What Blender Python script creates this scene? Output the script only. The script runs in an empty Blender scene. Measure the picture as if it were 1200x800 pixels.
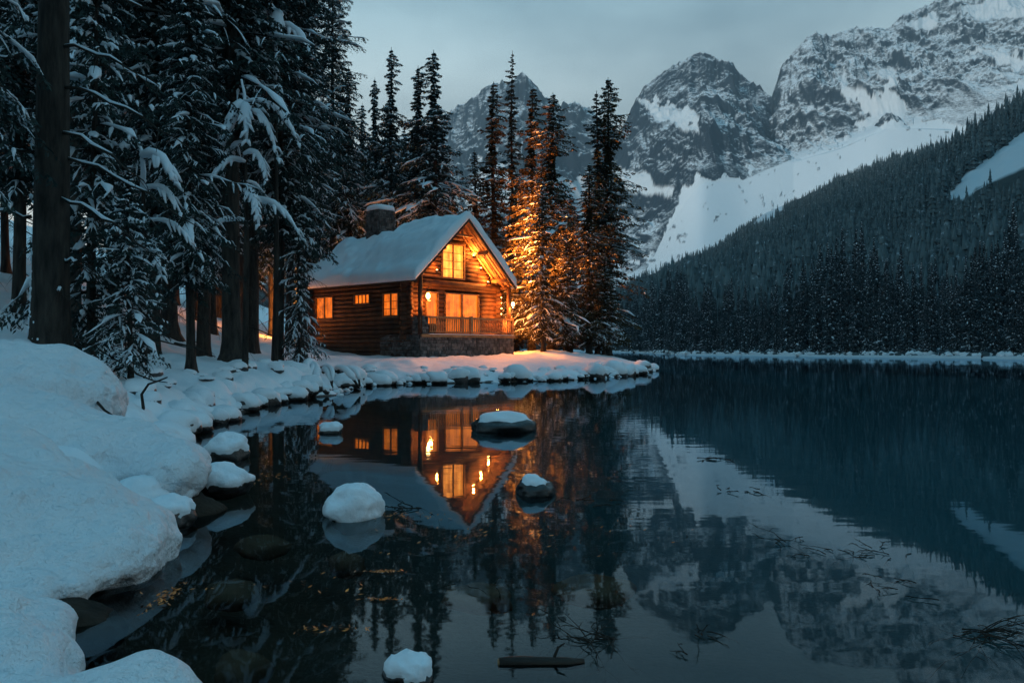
import bpy, math, random
import numpy as np
from mathutils import Vector, Matrix
R = math.radians
random.seed(7); rng = np.random.default_rng(7)
S = bpy.context.scene
COL = S.collection

# ---------------------------------------------------------------- camera, light, exposure
F, HZ, CH = 933.0, 407.0, 1.35          # focal length (px of a 1200 px frame), horizon row, eye height above water
cam = bpy.data.cameras.new('camera'); cam.lens = F / 1200 * 36; cam.sensor_width = 36
cam.shift_y = (HZ - 400) / 1200; cam.clip_start = 0.05; cam.clip_end = 20000
camo = bpy.data.objects.new('camera', cam); COL.objects.link(camo)
camo.location = (0, 0, CH); camo.rotation_euler = (R(90), 0, 0); S.camera = camo

SUN_EL, SUN_AZ = 5, 226                 # weak dusk glow from behind the photographer
W = bpy.data.worlds.new('World'); S.world = W; W.use_nodes = True
nt = W.node_tree; nt.nodes.clear()
def N(t, typ, **kw):
    n = t.nodes.new(typ)
    for k, v in kw.items():
        if k.startswith('i_'):
            key = k[2:]
            key = int(key) if key.isdigit() else key
            n.inputs[key].default_value = v
        else: setattr(n, k, v)
    return n
wo = N(nt, 'ShaderNodeOutputWorld'); bg = N(nt, 'ShaderNodeBackground'); bg.inputs[1].default_value = 0.1
sky = N(nt, 'ShaderNodeTexSky', sky_type='NISHITA'); sky.sun_disc = False
sky.sun_elevation = R(4); sky.sun_rotation = R(SUN_AZ); sky.dust_density = 2.0
tc = N(nt, 'ShaderNodeTexCoord'); mp = N(nt, 'ShaderNodeMapping'); mp.inputs['Scale'].default_value = (1.0, 1.0, 2.2)
mp.inputs['Location'].default_value = (0.35, 0.1, 0.0)
no = N(nt, 'ShaderNodeTexNoise'); no.inputs['Scale'].default_value = 2.3; no.inputs['Detail'].default_value = 5; no.inputs['Roughness'].default_value = 0.48
cr = N(nt, 'ShaderNodeValToRGB'); cr.color_ramp.elements[0].position = 0.38; cr.color_ramp.elements[1].position = 0.60
cr.color_ramp.elements[0].color = (6.2, 7.2, 7.3, 1); cr.color_ramp.elements[1].color = (12.5, 13.3, 12.6, 1)
sx = N(nt, 'ShaderNodeSeparateXYZ'); zr = N(nt, 'ShaderNodeValToRGB')
zr.color_ramp.elements[0].position = 0.0; zr.color_ramp.elements[0].color = (1.22, 1.10, 1.03, 1)
zr.color_ramp.elements[1].position = 1.0; zr.color_ramp.elements[1].color = (0.04, 0.26, 0.46, 1)
e = zr.color_ramp.elements.new(0.52); e.color = (0.16, 0.42, 0.60, 1)
mul = N(nt, 'ShaderNodeMix', data_type='RGBA', blend_type='MULTIPLY'); mul.inputs[0].default_value = 1
mx = N(nt, 'ShaderNodeMix', data_type='RGBA'); mx.inputs[0].default_value = 0.93
L = nt.links.new
L(tc.outputs['Generated'], mp.inputs[0]); L(mp.outputs[0], no.inputs['Vector']); L(no.outputs[0], cr.inputs[0])
L(tc.outputs['Generated'], sx.inputs[0]); L(sx.outputs['Z'], zr.inputs[0])
L(cr.outputs[0], mul.inputs[6]); L(zr.outputs[0], mul.inputs[7])
L(sky.outputs[0], mx.inputs[6]); L(mul.outputs[2], mx.inputs[7]); L(mx.outputs[2], bg.inputs[0]); L(bg.outputs[0], wo.inputs[0])

sl = bpy.data.lights.new('sun', 'SUN'); sl.energy = 3.2; sl.angle = R(7); sl.color = (1.0, 0.95, 0.88)
so = bpy.data.objects.new('sun', sl); COL.objects.link(so)
az = R(SUN_AZ); d = Vector((math.sin(az) * math.cos(R(SUN_EL)), math.cos(az) * math.cos(R(SUN_EL)), math.sin(R(SUN_EL))))
so.rotation_euler = d.to_track_quat('Z', 'Y').to_euler()
S.view_settings.view_transform = 'Standard'; S.view_settings.look = 'None'; S.view_settings.gamma = 1
S.view_settings.exposure = 0.0; S.view_settings.use_curve_mapping = False
S.render.engine = 'CYCLES'
S.cycles.use_denoising = True; S.cycles.max_bounces = 6; S.cycles.diffuse_bounces = 2; S.cycles.glossy_bounces = 3
S.cycles.transparent_max_bounces = 8; S.cycles.volume_bounces = 0; S.cycles.sample_clamp_indirect = 4
S.cycles.caustics_reflective = False; S.cycles.caustics_refractive = False

# ---------------------------------------------------------------- noise
def hsh(i, j, k):
    n = (i.astype(np.int64) * 374761393 + j.astype(np.int64) * 668265263 + k.astype(np.int64) * 2147483647) & 0xffffffff
    n = ((n ^ (n >> 13)) * 1274126177) & 0xffffffff
    n = ((n ^ (n >> 16)) * 2246822519) & 0xffffffff
    return ((n ^ (n >> 15)) & 0xffff) / 65535.0
def vnoise(x, y, z=None):
    x = np.asarray(x, float); y = np.asarray(y, float); z = np.zeros_like(x) if z is None else np.asarray(z, float) + 0 * x
    i, j, k = np.floor(x), np.floor(y), np.floor(z); fx, fy, fz = x - i, y - j, z - k
    fx, fy, fz = [q * q * q * (q * (q * 6 - 15) + 10) for q in (fx, fy, fz)]
    r = 0
    for a in (0, 1):
        for b in (0, 1):
            for c in (0, 1):
                w = (fx if a else 1 - fx) * (fy if b else 1 - fy) * (fz if c else 1 - fz)
                r = r + w * hsh(i + a, j + b, k + c)
    return r * 2 - 1
def fbm(x, y, z=None, o=4, g=0.5):
    s, a, f = 0, 1.0, 1.0
    for q in range(o):
        s = s + a * vnoise(x * f + 17.3 * q, y * f - 9.1 * q, None if z is None else z * f + 3.7 * q); a *= g; f *= 2.03
    return s
def ridged(x, y, o=6, g=0.52):
    s, a, f, w = 0, 1.0, 1.0, 1.0
    for q in range(o):
        n = 1 - np.abs(vnoise(x * f + 31.7 * q, y * f + 11.9 * q)); n = n * n
        s = s + a * n * w; w = np.clip(n * 1.6, 0, 1); a *= g; f *= 2.07
    return s
def sst(a, b, x):
    t = np.clip((np.asarray(x, float) - a) / (b - a), 0, 1); return t * t * (3 - 2 * t)

# ---------------------------------------------------------------- mesh helpers
def link_mesh(name, V, Fc, m, parent=None, smooth=False, loc=None):
    me = bpy.data.meshes.new(name)
    V = np.asarray(V, np.float32).reshape(-1, 3)
    if isinstance(Fc, np.ndarray):
        n, k = Fc.shape
        me.vertices.add(len(V)); me.vertices.foreach_set('co', V.ravel())
        me.loops.add(n * k); me.loops.foreach_set('vertex_index', Fc.astype(np.int32).ravel())
        me.polygons.add(n); me.polygons.foreach_set('loop_start', np.arange(0, n * k, k, dtype=np.int32))
        me.update(calc_edges=True)
    else:
        me.from_pydata([tuple(map(float, v)) for v in V], [], [tuple(int(i) for i in f) for f in Fc]); me.update()
    if smooth: me.polygons.foreach_set('use_smooth', np.ones(len(me.polygons), bool))
    for mm in (m if isinstance(m, (list, tuple)) else [m]): me.materials.append(mm)
    o = bpy.data.objects.new(name, me); COL.objects.link(o)
    if parent is not None: o.parent = parent
    if loc is not None: o.location = loc
    return o
class MB:
    def __init__(s): s.V = []; s.F = []; s.n = 0
    def add(s, V, Fc):
        s.V.extend([tuple(v) for v in V]); s.F.extend([tuple(int(i) + s.n for i in f) for f in Fc]); s.n = len(s.V); return s
    def box(s, a, b, jit=0.0):
        (x0, y0, z0), (x1, y1, z1) = a, b
        V = [(x0, y0, z0), (x1, y0, z0), (x1, y1, z0), (x0, y1, z0), (x0, y0, z1), (x1, y0, z1), (x1, y1, z1), (x0, y1, z1)]
        if jit: V = [(x + random.uniform(-jit, jit), y + random.uniform(-jit, jit), z + random.uniform(-jit, jit)) for x, y, z in V]
        return s.add(V, [(0, 3, 2, 1), (4, 5, 6, 7), (0, 1, 5, 4), (1, 2, 6, 5), (2, 3, 7, 6), (3, 0, 4, 7)])
    def tube(s, pts, rad, n=8, flat=1.0, caps=True):
        pts = [Vector(p) for p in pts]; m = len(pts)
        rad = rad if isinstance(rad, (list, tuple, np.ndarray)) else [rad] * m
        V = []; up = None
        for i, p in enumerate(pts):
            t = (pts[min(i + 1, m - 1)] - pts[max(i - 1, 0)]).normalized()
            if up is None:
                up = Vector((0, 0, 1)) if abs(t.z) < .9 else Vector((1, 0, 0))
            sd = t.cross(up).normalized(); up = sd.cross(t).normalized()
            for k in range(n):
                a = 2 * math.pi * k / n
                V.append(p + sd * (rad[i] * math.cos(a)) + up * (rad[i] * flat * math.sin(a)))
        Fc = [(i * n + k, i * n + (k + 1) % n, (i + 1) * n + (k + 1) % n, (i + 1) * n + k) for i in range(m - 1) for k in range(n)]
        if caps: Fc += [tuple(range(n))[::-1], tuple((m - 1) * n + k for k in range(n))]
        return s.add(V, Fc)
    def build(s, name, m, parent=None, smooth=False): return link_mesh(name, s.V, s.F, m, parent, smooth)
def batch_tubes(P, Wd, Ht, n=5):
    """P[k,m,3] centre lines, Wd/Ht[k,m] half width and half height; returns verts and quads."""
    K, m, _ = P.shape
    T = np.gradient(P, axis=1); T /= np.linalg.norm(T, axis=2, keepdims=True) + 1e-9
    up = np.zeros_like(T); up[..., 2] = 1; v = np.abs(T[..., 2]) > .93; up[v] = (1, 0, 0)
    sd = np.cross(T, up); sd /= np.linalg.norm(sd, axis=2, keepdims=True) + 1e-9; u2 = np.cross(sd, T)
    a = np.arange(n) * 2 * np.pi / n
    V = P[:, :, None] + sd[:, :, None] * (Wd[:, :, None] * np.cos(a))[..., None] + u2[:, :, None] * (Ht[:, :, None] * np.sin(a))[..., None]
    idx = np.arange(K * m * n).reshape(K, m, n)
    A = idx[:, :-1]; B = idx[:, 1:]
    Q = np.stack([A, np.roll(A, -1, 2), np.roll(B, -1, 2), B], -1).reshape(-1, 4)
    return V.reshape(-1, 3), Q
def merge(parts):
    Vs, Fs, n = [], [], 0
    for v, f in parts: Vs.append(v); Fs.append(f + n); n += len(v)
    return np.concatenate(Vs), np.concatenate(Fs)
def grid_quads(nr, nc, flip=False):
    i = np.arange(nr * nc).reshape(nr, nc)
    q = np.stack([i[:-1, :-1], i[:-1, 1:], i[1:, 1:], i[1:, :-1]], -1).reshape(-1, 4)
    return q[:, ::-1] if flip else q
_ico = {}
def ico(sub):
    if sub not in _ico:
        import bmesh
        b = bmesh.new(); bmesh.ops.create_icosphere(b, subdivisions=sub, radius=1)
        _ico[sub] = (np.array([v.co[:] for v in b.verts]), np.array([[v.index for v in f.verts] for f in b.faces])); b.free()
    return _ico[sub]

# ---------------------------------------------------------------- thing helpers
def tag(o, label=None, cat=None, group=None, kind=None):
    if label: o['label'] = label
    if cat: o['category'] = cat
    if group: o['group'] = group
    if kind: o['kind'] = kind
    return o
def thing(name, label, cat, loc=(0, 0, 0), rz=0, group=None, sc=1):
    o = bpy.data.objects.new(name, None); COL.objects.link(o); o.empty_display_size = .2
    o.location = loc; o.rotation_euler = (0, 0, rz); o.scale = (sc, sc, sc) if not isinstance(sc, tuple) else sc
    return tag(o, label, cat, group)
def dup(root, loc, rz, sc=1, label=None, group=None):
    r = root.copy(); COL.objects.link(r); r.location = loc; r.rotation_euler = (0, 0, rz)
    r.scale = (sc, sc, sc) if not isinstance(sc, tuple) else sc
    if label: r['label'] = label
    if group: r['group'] = group
    elif 'group' in r: del r['group']
    for ch in root.children:
        c = ch.copy(); COL.objects.link(c); c.parent = r
        for g in ch.children:
            q = g.copy(); COL.objects.link(q); q.parent = c
    return r

# ---------------------------------------------------------------- materials
def mat(name, col=(.5, .5, .5), rough=.8, spec=.3):
    m = bpy.data.materials.new(name); m.use_nodes = True
    b = m.node_tree.nodes['Principled BSDF']; b.inputs['Base Color'].default_value = (*col, 1)
    b.inputs['Roughness'].default_value = rough; b.inputs['Specular IOR Level'].default_value = spec
    return m
def noisy(name, c1, c2, scale=5, rough=.8, spec=.3, bump=.0, bscale=None, stretch=(1, 1, 1), island=0.0, lo=.35, hi=.65, bdist=.02, coord='Object'):
    m = mat(name, c1, rough, spec); t = m.node_tree; b = t.nodes['Principled BSDF']; l = t.links.new
    tc = N(t, 'ShaderNodeTexCoord'); mp = N(t, 'ShaderNodeMapping'); mp.inputs['Scale'].default_value = stretch
    n = N(t, 'ShaderNodeTexNoise'); n.inputs['Scale'].default_value = scale; n.inputs['Detail'].default_value = 6; n.inputs['Roughness'].default_value = .6
    r = N(t, 'ShaderNodeValToRGB'); r.color_ramp.elements[0].position = lo; r.color_ramp.elements[1].position = hi
    r.color_ramp.elements[0].color = (*c1, 1); r.color_ramp.elements[1].color = (*c2, 1)
    l(tc.outputs[coord], mp.inputs[0]); l(mp.outputs[0], n.inputs['Vector']); l(n.outputs[0], r.inputs[0])
    out = r.outputs[0]
    if island:
        g = N(t, 'ShaderNodeNewGeometry'); mr = N(t, 'ShaderNodeMapRange'); mr.inputs[3].default_value = 1 - island; mr.inputs[4].default_value = 1 + island
        l(g.outputs['Random Per Island'], mr.inputs[0]); x = N(t, 'ShaderNodeVectorMath', operation='SCALE'); l(out, x.inputs[0]); l(mr.outputs[0], x.inputs['Scale']); out = x.outputs[0]
    l(out, b.inputs['Base Color'])
    if bump:
        n2 = N(t, 'ShaderNodeTexNoise'); n2.inputs['Scale'].default_value = bscale or scale * 3; n2.inputs['Detail'].default_value = 5
        l(mp.outputs[0], n2.inputs['Vector']); bp = N(t, 'ShaderNodeBump'); bp.inputs['Strength'].default_value = bump; bp.inputs['Distance'].default_value = bdist
        l(n2.outputs[0], bp.inputs['Height']); l(bp.outputs[0], b.inputs['Normal'])
    return m
M = {}
M['snow'] = noisy('snow', (.80, .84, .88), (.88, .90, .92), 1.2, .55, .35, .55, 22, bdist=.02)
M['snow_near'] = noisy('snow_near', (.80, .84, .88), (.88, .90, .92), 1.2, .5, .4, 1.0, 9, bdist=.09)
def add_grain(m, scale, dist):
    t = m.node_tree; b = t.nodes['Principled BSDF']; l = t.links.new; old = b.inputs['Normal'].links[0].from_socket; tc = N(t, 'ShaderNodeTexCoord')
    n = N(t, 'ShaderNodeTexNoise'); n.inputs['Scale'].default_value = scale; n.inputs['Detail'].default_value = 3; n.inputs['Roughness'].default_value = .7; l(tc.outputs['Object'], n.inputs['Vector'])
    bp = N(t, 'ShaderNodeBump'); bp.inputs['Strength'].default_value = .8; bp.inputs['Distance'].default_value = dist; l(n.outputs[0], bp.inputs['Height']); l(old, bp.inputs['Normal']); l(bp.outputs[0], b.inputs['Normal'])
add_grain(M['snow_near'], 85, .012)
M['tree_snow'] = mat('tree_snow', (.80, .85, .90), .6)
M['needles'] = noisy('needles', (.014, .027, .029), (.045, .070, .060), .9, .75, .15, lo=.3, hi=.7, island=.45)
M['needles_lit'] = noisy('needles_lit', (.035, .030, .018), (.10, .075, .035), .9, .75, .15, lo=.3, hi=.7, island=.45)  # brighter, warmer needles: cabin lamp glow put into the colour
M['bark'] = noisy('bark', (.022, .019, .017), (.07, .058, .048), 3, .9, .15, .9, 7, stretch=(3, 3, .6), bdist=.04)
M['twig'] = noisy('twig', (.02, .017, .014), (.05, .04, .032), 6, .85, .15)
M['log'] = noisy('cabin_log', (.034, .014, .007), (.10, .042, .018), 2.2, .7, .3, .5, 9, island=.35, bdist=.02)
M['wood'] = noisy('cabin_wood', (.22, .11, .045), (.40, .21, .09), 3, .6, .3, .3, 14, island=.2)
M['soffit'] = noisy('soffit_boards', (.20, .11, .05), (.36, .21, .10), 3, .6, .3, .3, 12, island=.25)
M['dark_trim'] = noisy('dark_trim', (.03, .022, .016), (.06, .042, .03), 4, .7, .25)
M['frame'] = noisy('window_frame', (.14, .07, .03), (.24, .13, .06), 5, .6, .3)
M['stone'] = noisy('foundation_stone', (.045, .042, .040), (.16, .145, .135), 3.5, .85, .25, .7, 14, island=.4)
M['mortar'] = noisy('mortar', (.03, .027, .025), (.055, .05, .045), 8, .95, .1)
M['rock'] = noisy('rock', (.035, .036, .038), (.12, .11, .10), 3, .75, .35, .8, 9, bdist=.03)
M['wetrock'] = noisy('wet_rock', (.012, .012, .013), (.05, .043, .038), 4, .35, .5, .8, 10, bdist=.03)
M['earth'] = noisy('earth', (.018, .014, .011), (.05, .036, .026), 3, .9, .15, .9, 9, bdist=.05)
M['sunk'] = noisy('sunken_stone', (.20, .11, .08), (.38, .23, .17), 2, .8, .2, .4, 8)
M['driftwood'] = noisy('driftwood', (.014, .009, .006), (.045, .028, .018), 3, .6, .3, .6, 10, stretch=(1, 4, 4))
M['glint'] = noisy('orange_glint', (.42, .10, .012), (.75, .22, .03), 5, .35, .5, island=.4)  # orange holds the window light mirrored on the water
M['metal'] = mat('dark_metal', (.03, .028, .025), .4, .5)

def emis(name, c1, c2, st, fold=18.0, coord='Object', axis=(1, 1, 0)):
    m = bpy.data.materials.new(name); m.use_nodes = True; t = m.node_tree; b = t.nodes['Principled BSDF']; l = t.links.new
    b.inputs['Base Color'].default_value = (.03, .015, .006, 1); b.inputs['Roughness'].default_value = .15
    tc = N(t, 'ShaderNodeTexCoord'); mp = N(t, 'ShaderNodeMapping'); mp.inputs['Scale'].default_value = (axis[0] * fold, axis[1] * fold, .6)
    n = N(t, 'ShaderNodeTexNoise'); n.inputs['Scale'].default_value = 1; n.inputs['Detail'].default_value = 3
    n2 = N(t, 'ShaderNodeTexNoise'); n2.inputs['Scale'].default_value = 2.2; n2.inputs['Detail'].default_value = 3
    ad = N(t, 'ShaderNodeMix', data_type='FLOAT'); ad.inputs[0].default_value = .55
    r = N(t, 'ShaderNodeValToRGB'); r.color_ramp.elements[0].position = .36; r.color_ramp.elements[1].position = .62
    r.color_ramp.elements[0].color = (*c1, 1); r.color_ramp.elements[1].color = (*c2, 1)
    e3 = r.color_ramp.elements.new(.76); e3.color = (1.0, min(1, c2[1] * 2.0), c2[2] * 3.5, 1); r.color_ramp.elements[0].color = (c1[0] * .55, c1[1] * .5, c1[2] * .5, 1)
    l(tc.outputs[coord], mp.inputs[0]); l(mp.outputs[0], n.inputs['Vector']); l(tc.outputs[coord], n2.inputs['Vector'])
    l(n.outputs[0], ad.inputs[2]); l(n2.outputs[0], ad.inputs[3]); l(ad.outputs[0], r.inputs[0])
    l(r.outputs[0], b.inputs['Emission Color']); b.inputs['Emission Strength'].default_value = st
    return m
M['pane_side'] = emis('lit_pane_side', (.55, .095, .006), (1.0, .19, .012), 1.15)
M['pane_door'] = emis('lit_pane_door', (.70, .13, .008), (1.0, .19, .012), 1.7)
M['pane_gable'] = emis('lit_pane_gable', (.60, .11, .006), (1.0, .26, .03), 3.6, fold=5)
M['bulb'] = mat('bulb', (1, .7, .3)); bb = M['bulb'].node_tree.nodes['Principled BSDF']
bb.inputs['Emission Color'].default_value = (1, .52, .16, 1); bb.inputs['Emission Strength'].default_value = 14

def snow_rock_material(name, snow=(.80, .85, .88), rock1=(.012, .022, .034), rock2=(.045, .066, .086), scale=.012, thr=.73, amt=.34):
    m = mat(name, snow, .8, .1); t = m.node_tree; b = t.nodes['Principled BSDF']; l = t.links.new
    g = N(t, 'ShaderNodeNewGeometry'); s = N(t, 'ShaderNodeSeparateXYZ'); l(g.outputs['Normal'], s.inputs[0])
    tc = N(t, 'ShaderNodeTexCoord')
    n = N(t, 'ShaderNodeTexNoise'); n.inputs['Scale'].default_value = scale; n.inputs['Detail'].default_value = 12; n.inputs['Roughness'].default_value = .72
    nf = N(t, 'ShaderNodeTexNoise'); nf.inputs['Scale'].default_value = scale * 14; nf.inputs['Detail'].default_value = 4; nf.inputs['Roughness'].default_value = .8
    mq = N(t, 'ShaderNodeMapping'); mq.inputs['Scale'].default_value = (1, .8, 2.1); mq.inputs['Rotation'].default_value = (0, R(18), 0); l(tc.outputs['Object'], mq.inputs[0])
    for q in (n, nf): l(mq.outputs[0], q.inputs['Vector'])
    a1 = N(t, 'ShaderNodeMath', operation='MULTIPLY_ADD'); a1.inputs[1].default_value = 1.0; a1.inputs[2].default_value = -.5; l(n.outputs[0], a1.inputs[0])
    a2 = N(t, 'ShaderNodeMath', operation='MULTIPLY_ADD'); a2.inputs[1].default_value = 1.1; a2.inputs[2].default_value = -.55; l(nf.outputs[0], a2.inputs[0])
    a3 = N(t, 'ShaderNodeMath', operation='ADD'); l(a1.outputs[0], a3.inputs[0]); l(a2.outputs[0], a3.inputs[1])
    a4 = N(t, 'ShaderNodeMath', operation='ADD'); l(a3.outputs[0], a4.inputs[0]); l(s.outputs['Z'], a4.inputs[1])
    mr = N(t, 'ShaderNodeMapRange'); mr.inputs[1].default_value = thr - amt / 2; mr.inputs[2].default_value = thr + amt / 2; l(a4.outputs[0], mr.inputs[0])
    at = N(t, 'ShaderNodeAttribute'); at.attribute_name = 'snowm'
    mm = N(t, 'ShaderNodeMath', operation='MAXIMUM'); l(mr.outputs[0], mm.inputs[0]); l(at.outputs['Fac'], mm.inputs[1])
    rk = N(t, 'ShaderNodeMix', data_type='RGBA'); rk.inputs[6].default_value = (*rock1, 1); rk.inputs[7].default_value = (*rock2, 1); l(nf.outputs[0], rk.inputs[0])
    mi = N(t, 'ShaderNodeMix', data_type='RGBA'); l(mm.outputs[0], mi.inputs[0]); l(rk.outputs[2], mi.inputs[6]); mi.inputs[7].default_value = (*snow, 1)
    l(mi.outputs[2], b.inputs['Base Color'])
    bp = N(t, 'ShaderNodeBump'); bp.inputs['Strength'].default_value = .9; bp.inputs['Distance'].default_value = .05 / scale
    iv = N(t, 'ShaderNodeMath', operation='SUBTRACT'); iv.inputs[0].default_value = 1; l(at.outputs['Fac'], iv.inputs[1])
    hm = N(t, 'ShaderNodeMath', operation='MULTIPLY'); l(n.outputs[0], hm.inputs[0]); l(iv.outputs[0], hm.inputs[1])
    l(hm.outputs[0], bp.inputs['Height']); l(bp.outputs[0], b.inputs['Normal'])
    return m
M['mountain'] = snow_rock_material('mountain_rock_snow')
M['mountain_high'] = snow_rock_material('high_mountain_rock_snow', thr=.60, amt=.36)
M['hill'] = snow_rock_material('hill_ground', snow=(.62, .68, .72), rock1=(.02, .03, .03), rock2=(.05, .06, .06), scale=.03, thr=1.25, amt=.25)

# needles of far trees dusted with snow on the mesh itself
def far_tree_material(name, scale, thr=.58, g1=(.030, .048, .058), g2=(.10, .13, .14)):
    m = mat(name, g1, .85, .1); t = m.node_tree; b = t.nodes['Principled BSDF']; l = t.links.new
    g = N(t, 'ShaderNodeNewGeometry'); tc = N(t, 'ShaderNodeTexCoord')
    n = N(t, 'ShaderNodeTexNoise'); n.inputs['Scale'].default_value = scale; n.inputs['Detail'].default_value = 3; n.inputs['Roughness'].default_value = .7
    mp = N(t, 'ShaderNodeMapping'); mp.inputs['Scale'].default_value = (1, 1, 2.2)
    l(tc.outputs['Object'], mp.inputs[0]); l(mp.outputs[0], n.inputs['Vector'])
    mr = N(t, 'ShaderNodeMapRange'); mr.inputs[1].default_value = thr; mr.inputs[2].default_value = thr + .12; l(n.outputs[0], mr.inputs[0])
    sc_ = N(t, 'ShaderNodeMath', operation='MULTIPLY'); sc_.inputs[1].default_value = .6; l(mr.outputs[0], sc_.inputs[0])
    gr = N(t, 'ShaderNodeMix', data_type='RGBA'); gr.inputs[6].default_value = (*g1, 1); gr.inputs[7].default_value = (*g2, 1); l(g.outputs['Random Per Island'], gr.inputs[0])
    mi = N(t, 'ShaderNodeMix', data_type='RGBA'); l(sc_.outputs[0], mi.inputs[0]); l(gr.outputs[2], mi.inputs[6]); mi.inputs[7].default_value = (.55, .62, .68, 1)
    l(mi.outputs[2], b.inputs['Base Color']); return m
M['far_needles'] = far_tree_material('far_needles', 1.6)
M['hill_needles'] = far_tree_material('hill_needles', .35, .60, (.055, .080, .088), (.13, .165, .17))  # needle colour lifted to put haze into the far slope

# water: fresnel mix of a mirror and a tinted clear body
def water_material():
    m = bpy.data.materials.new('water'); m.use_nodes = True; t = m.node_tree; t.nodes.clear(); l = t.links.new
    o = N(t, 'ShaderNodeOutputMaterial'); g = N(t, 'ShaderNodeBsdfGlossy'); g.inputs['Roughness'].default_value = .022; g.inputs['Color'].default_value = (.66, .82, .92, 1)
    tr = N(t, 'ShaderNodeBsdfTransparent'); tr.inputs['Color'].default_value = (.66, .66, .60, 1)
    fr = N(t, 'ShaderNodeFresnel'); fr.inputs['IOR'].default_value = 1.27
    mix = N(t, 'ShaderNodeMixShader'); tc = N(t, 'ShaderNodeTexCoord')
    mp = N(t, 'ShaderNodeMapping'); mp.inputs['Scale'].default_value = (.8, 2.2, 1)
    n1 = N(t, 'ShaderNodeTexNoise'); n1.inputs['Scale'].default_value = 1.3; n1.inputs['Detail'].default_value = 2.5; n1.inputs['Roughness'].default_value = .45
    n2 = N(t, 'ShaderNodeTexNoise'); n2.inputs['Scale'].default_value = .09; n2.inputs['Detail'].default_value = 2
    mm = N(t, 'ShaderNodeMath', operation='MULTIPLY'); mr = N(t, 'ShaderNodeMapRange'); mr.inputs[1].default_value = .4; mr.inputs[2].default_value = .65; mr.inputs[3].default_value = .25
    l(tc.outputs['Object'], mp.inputs[0]); l(mp.outputs[0], n1.inputs['Vector']); l(tc.outputs['Object'], n2.inputs['Vector'])
    l(n2.outputs[0], mr.inputs[0]); l(n1.outputs[0], mm.inputs[0]); l(mr.outputs[0], mm.inputs[1])
    bp = N(t, 'ShaderNodeBump'); bp.inputs['Strength'].default_value = .5; bp.inputs['Distance'].default_value = .006
    l(mm.outputs[0], bp.inputs['Height']); l(bp.outputs[0], g.inputs['Normal']); l(bp.outputs[0], fr.inputs['Normal'])
    l(fr.outputs[0], mix.inputs[0]); l(tr.outputs[0], mix.inputs[1]); l(g.outputs[0], mix.inputs[2]); l(mix.outputs[0], o.inputs[0])
    return m
M['water'] = water_material()

# ---------------------------------------------------------------- shoreline and ground height
SH = np.array([(-1.4, -12), (-1.4, 2.2), (-1.7, 3.1), (-2.2, 3.7), (-2.5, 5.0), (-3.1, 6.6), (-4.2, 9.3), (-5.0, 12.2), (-5.3, 14.2), (-5.6, 16.5), (-5.9, 18.5),
               (-5.5, 20.5), (-5.0, 22.5), (-5.6, 25.2), (-5.1, 28), (-3.8, 29.3), (-1.3, 30.7), (1.7, 32.3), (3.6, 34.5), (5.5, 38), (6.9, 42.5), (8.2, 46.3), (8.5, 50), (8.6, 60),
               (7.5, 80), (3, 110), (-10, 150), (-30, 220), (-400, 260), (-400, -12)], float)
def shore_dist(x, y):
    x = np.asarray(x, float); y = np.asarray(y, float); dmin = np.full(x.shape, 1e9); ins = np.zeros(x.shape, bool)
    for i in range(len(SH)):
        a = SH[i]; b = SH[(i + 1) % len(SH)]; ex, ey = b - a
        t = np.clip(((x - a[0]) * ex + (y - a[1]) * ey) / (ex * ex + ey * ey), 0, 1)
        dmin = np.minimum(dmin, np.hypot(x - a[0] - t * ex, y - a[1] - t * ey))
        if ey != 0: ins ^= ((a[1] > y) != (b[1] > y)) & (x < ex * (y - a[1]) / ey + a[0])
    return np.where(ins, dmin, -dmin)
def ground(x, y, detail=True):
    x = np.asarray(x, float); y = np.asarray(y, float)
    s = shore_dist(x, y) + .22 * vnoise(x * .9, y * .9) + .1 * vnoise(x * 3.1, y * 3.1)
    w = (1 - sst(22, 28, y)) ; w = np.maximum(w, sst(-9, -13, x))
    lip = .30 + .18 * w; rate = .085 + .16 * w; A = .75 + .45 * w
    sp = np.maximum(s, 0)
    h = lip * (1 - np.exp(-sp / .35)) + A * (1 - np.exp(-rate * sp / A))
    q = np.maximum(-x - 7.5 - .12 * y, 0); h = h + .34 * q * q / (q + 2.0)
    h = h + .45 * np.exp(-((x - 2.5) ** 2 + (y - 50) ** 2) / 20)
    h = h * (.45 + .55 * sst(2.0, 6.5, y))
    if detail:
        k = np.clip(sp * 2, 0, 1)
        h = h + k * (.10 * fbm(x * .45, y * .45, o=3) + .055 * fbm(x * 2.2, y * 2.2, o=4) + .07 * np.clip(vnoise(x * 1.3 + 9, y * 1.3), 0, 1))
    sn = np.minimum(s, 0)
    bed = -.35 * (1 - np.exp(sn / .5)) + .10 * sn
    return np.where(s > 0, h, np.maximum(bed, -2.2) + .04 * fbm(x, y, o=3))
def gz(x, y): return float(ground(np.array([x]), np.array([y]))[0])
def XY(px, Y): return (px - 600) / F * Y, Y
def Z(py, Y): return CH + (HZ - py) / F * Y

# near land: one polar sheet round the viewpoint (fine near, coarse far)
na, nd = 820, 460
A_ = np.linspace(R(-88), R(72), na); D_ = np.geomspace(1.2, 300, nd)
AA, DD = np.meshgrid(A_, D_); GX = np.sin(AA) * DD; GY = np.cos(AA) * DD - .3
GZ = ground(GX, GY)
land = link_mesh('snowy_shore_ground', np.stack([GX, GY, GZ], -1).reshape(-1, 3), grid_quads(nd, na, True), M['snow'], smooth=True)
tag(land, kind='structure')
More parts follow.
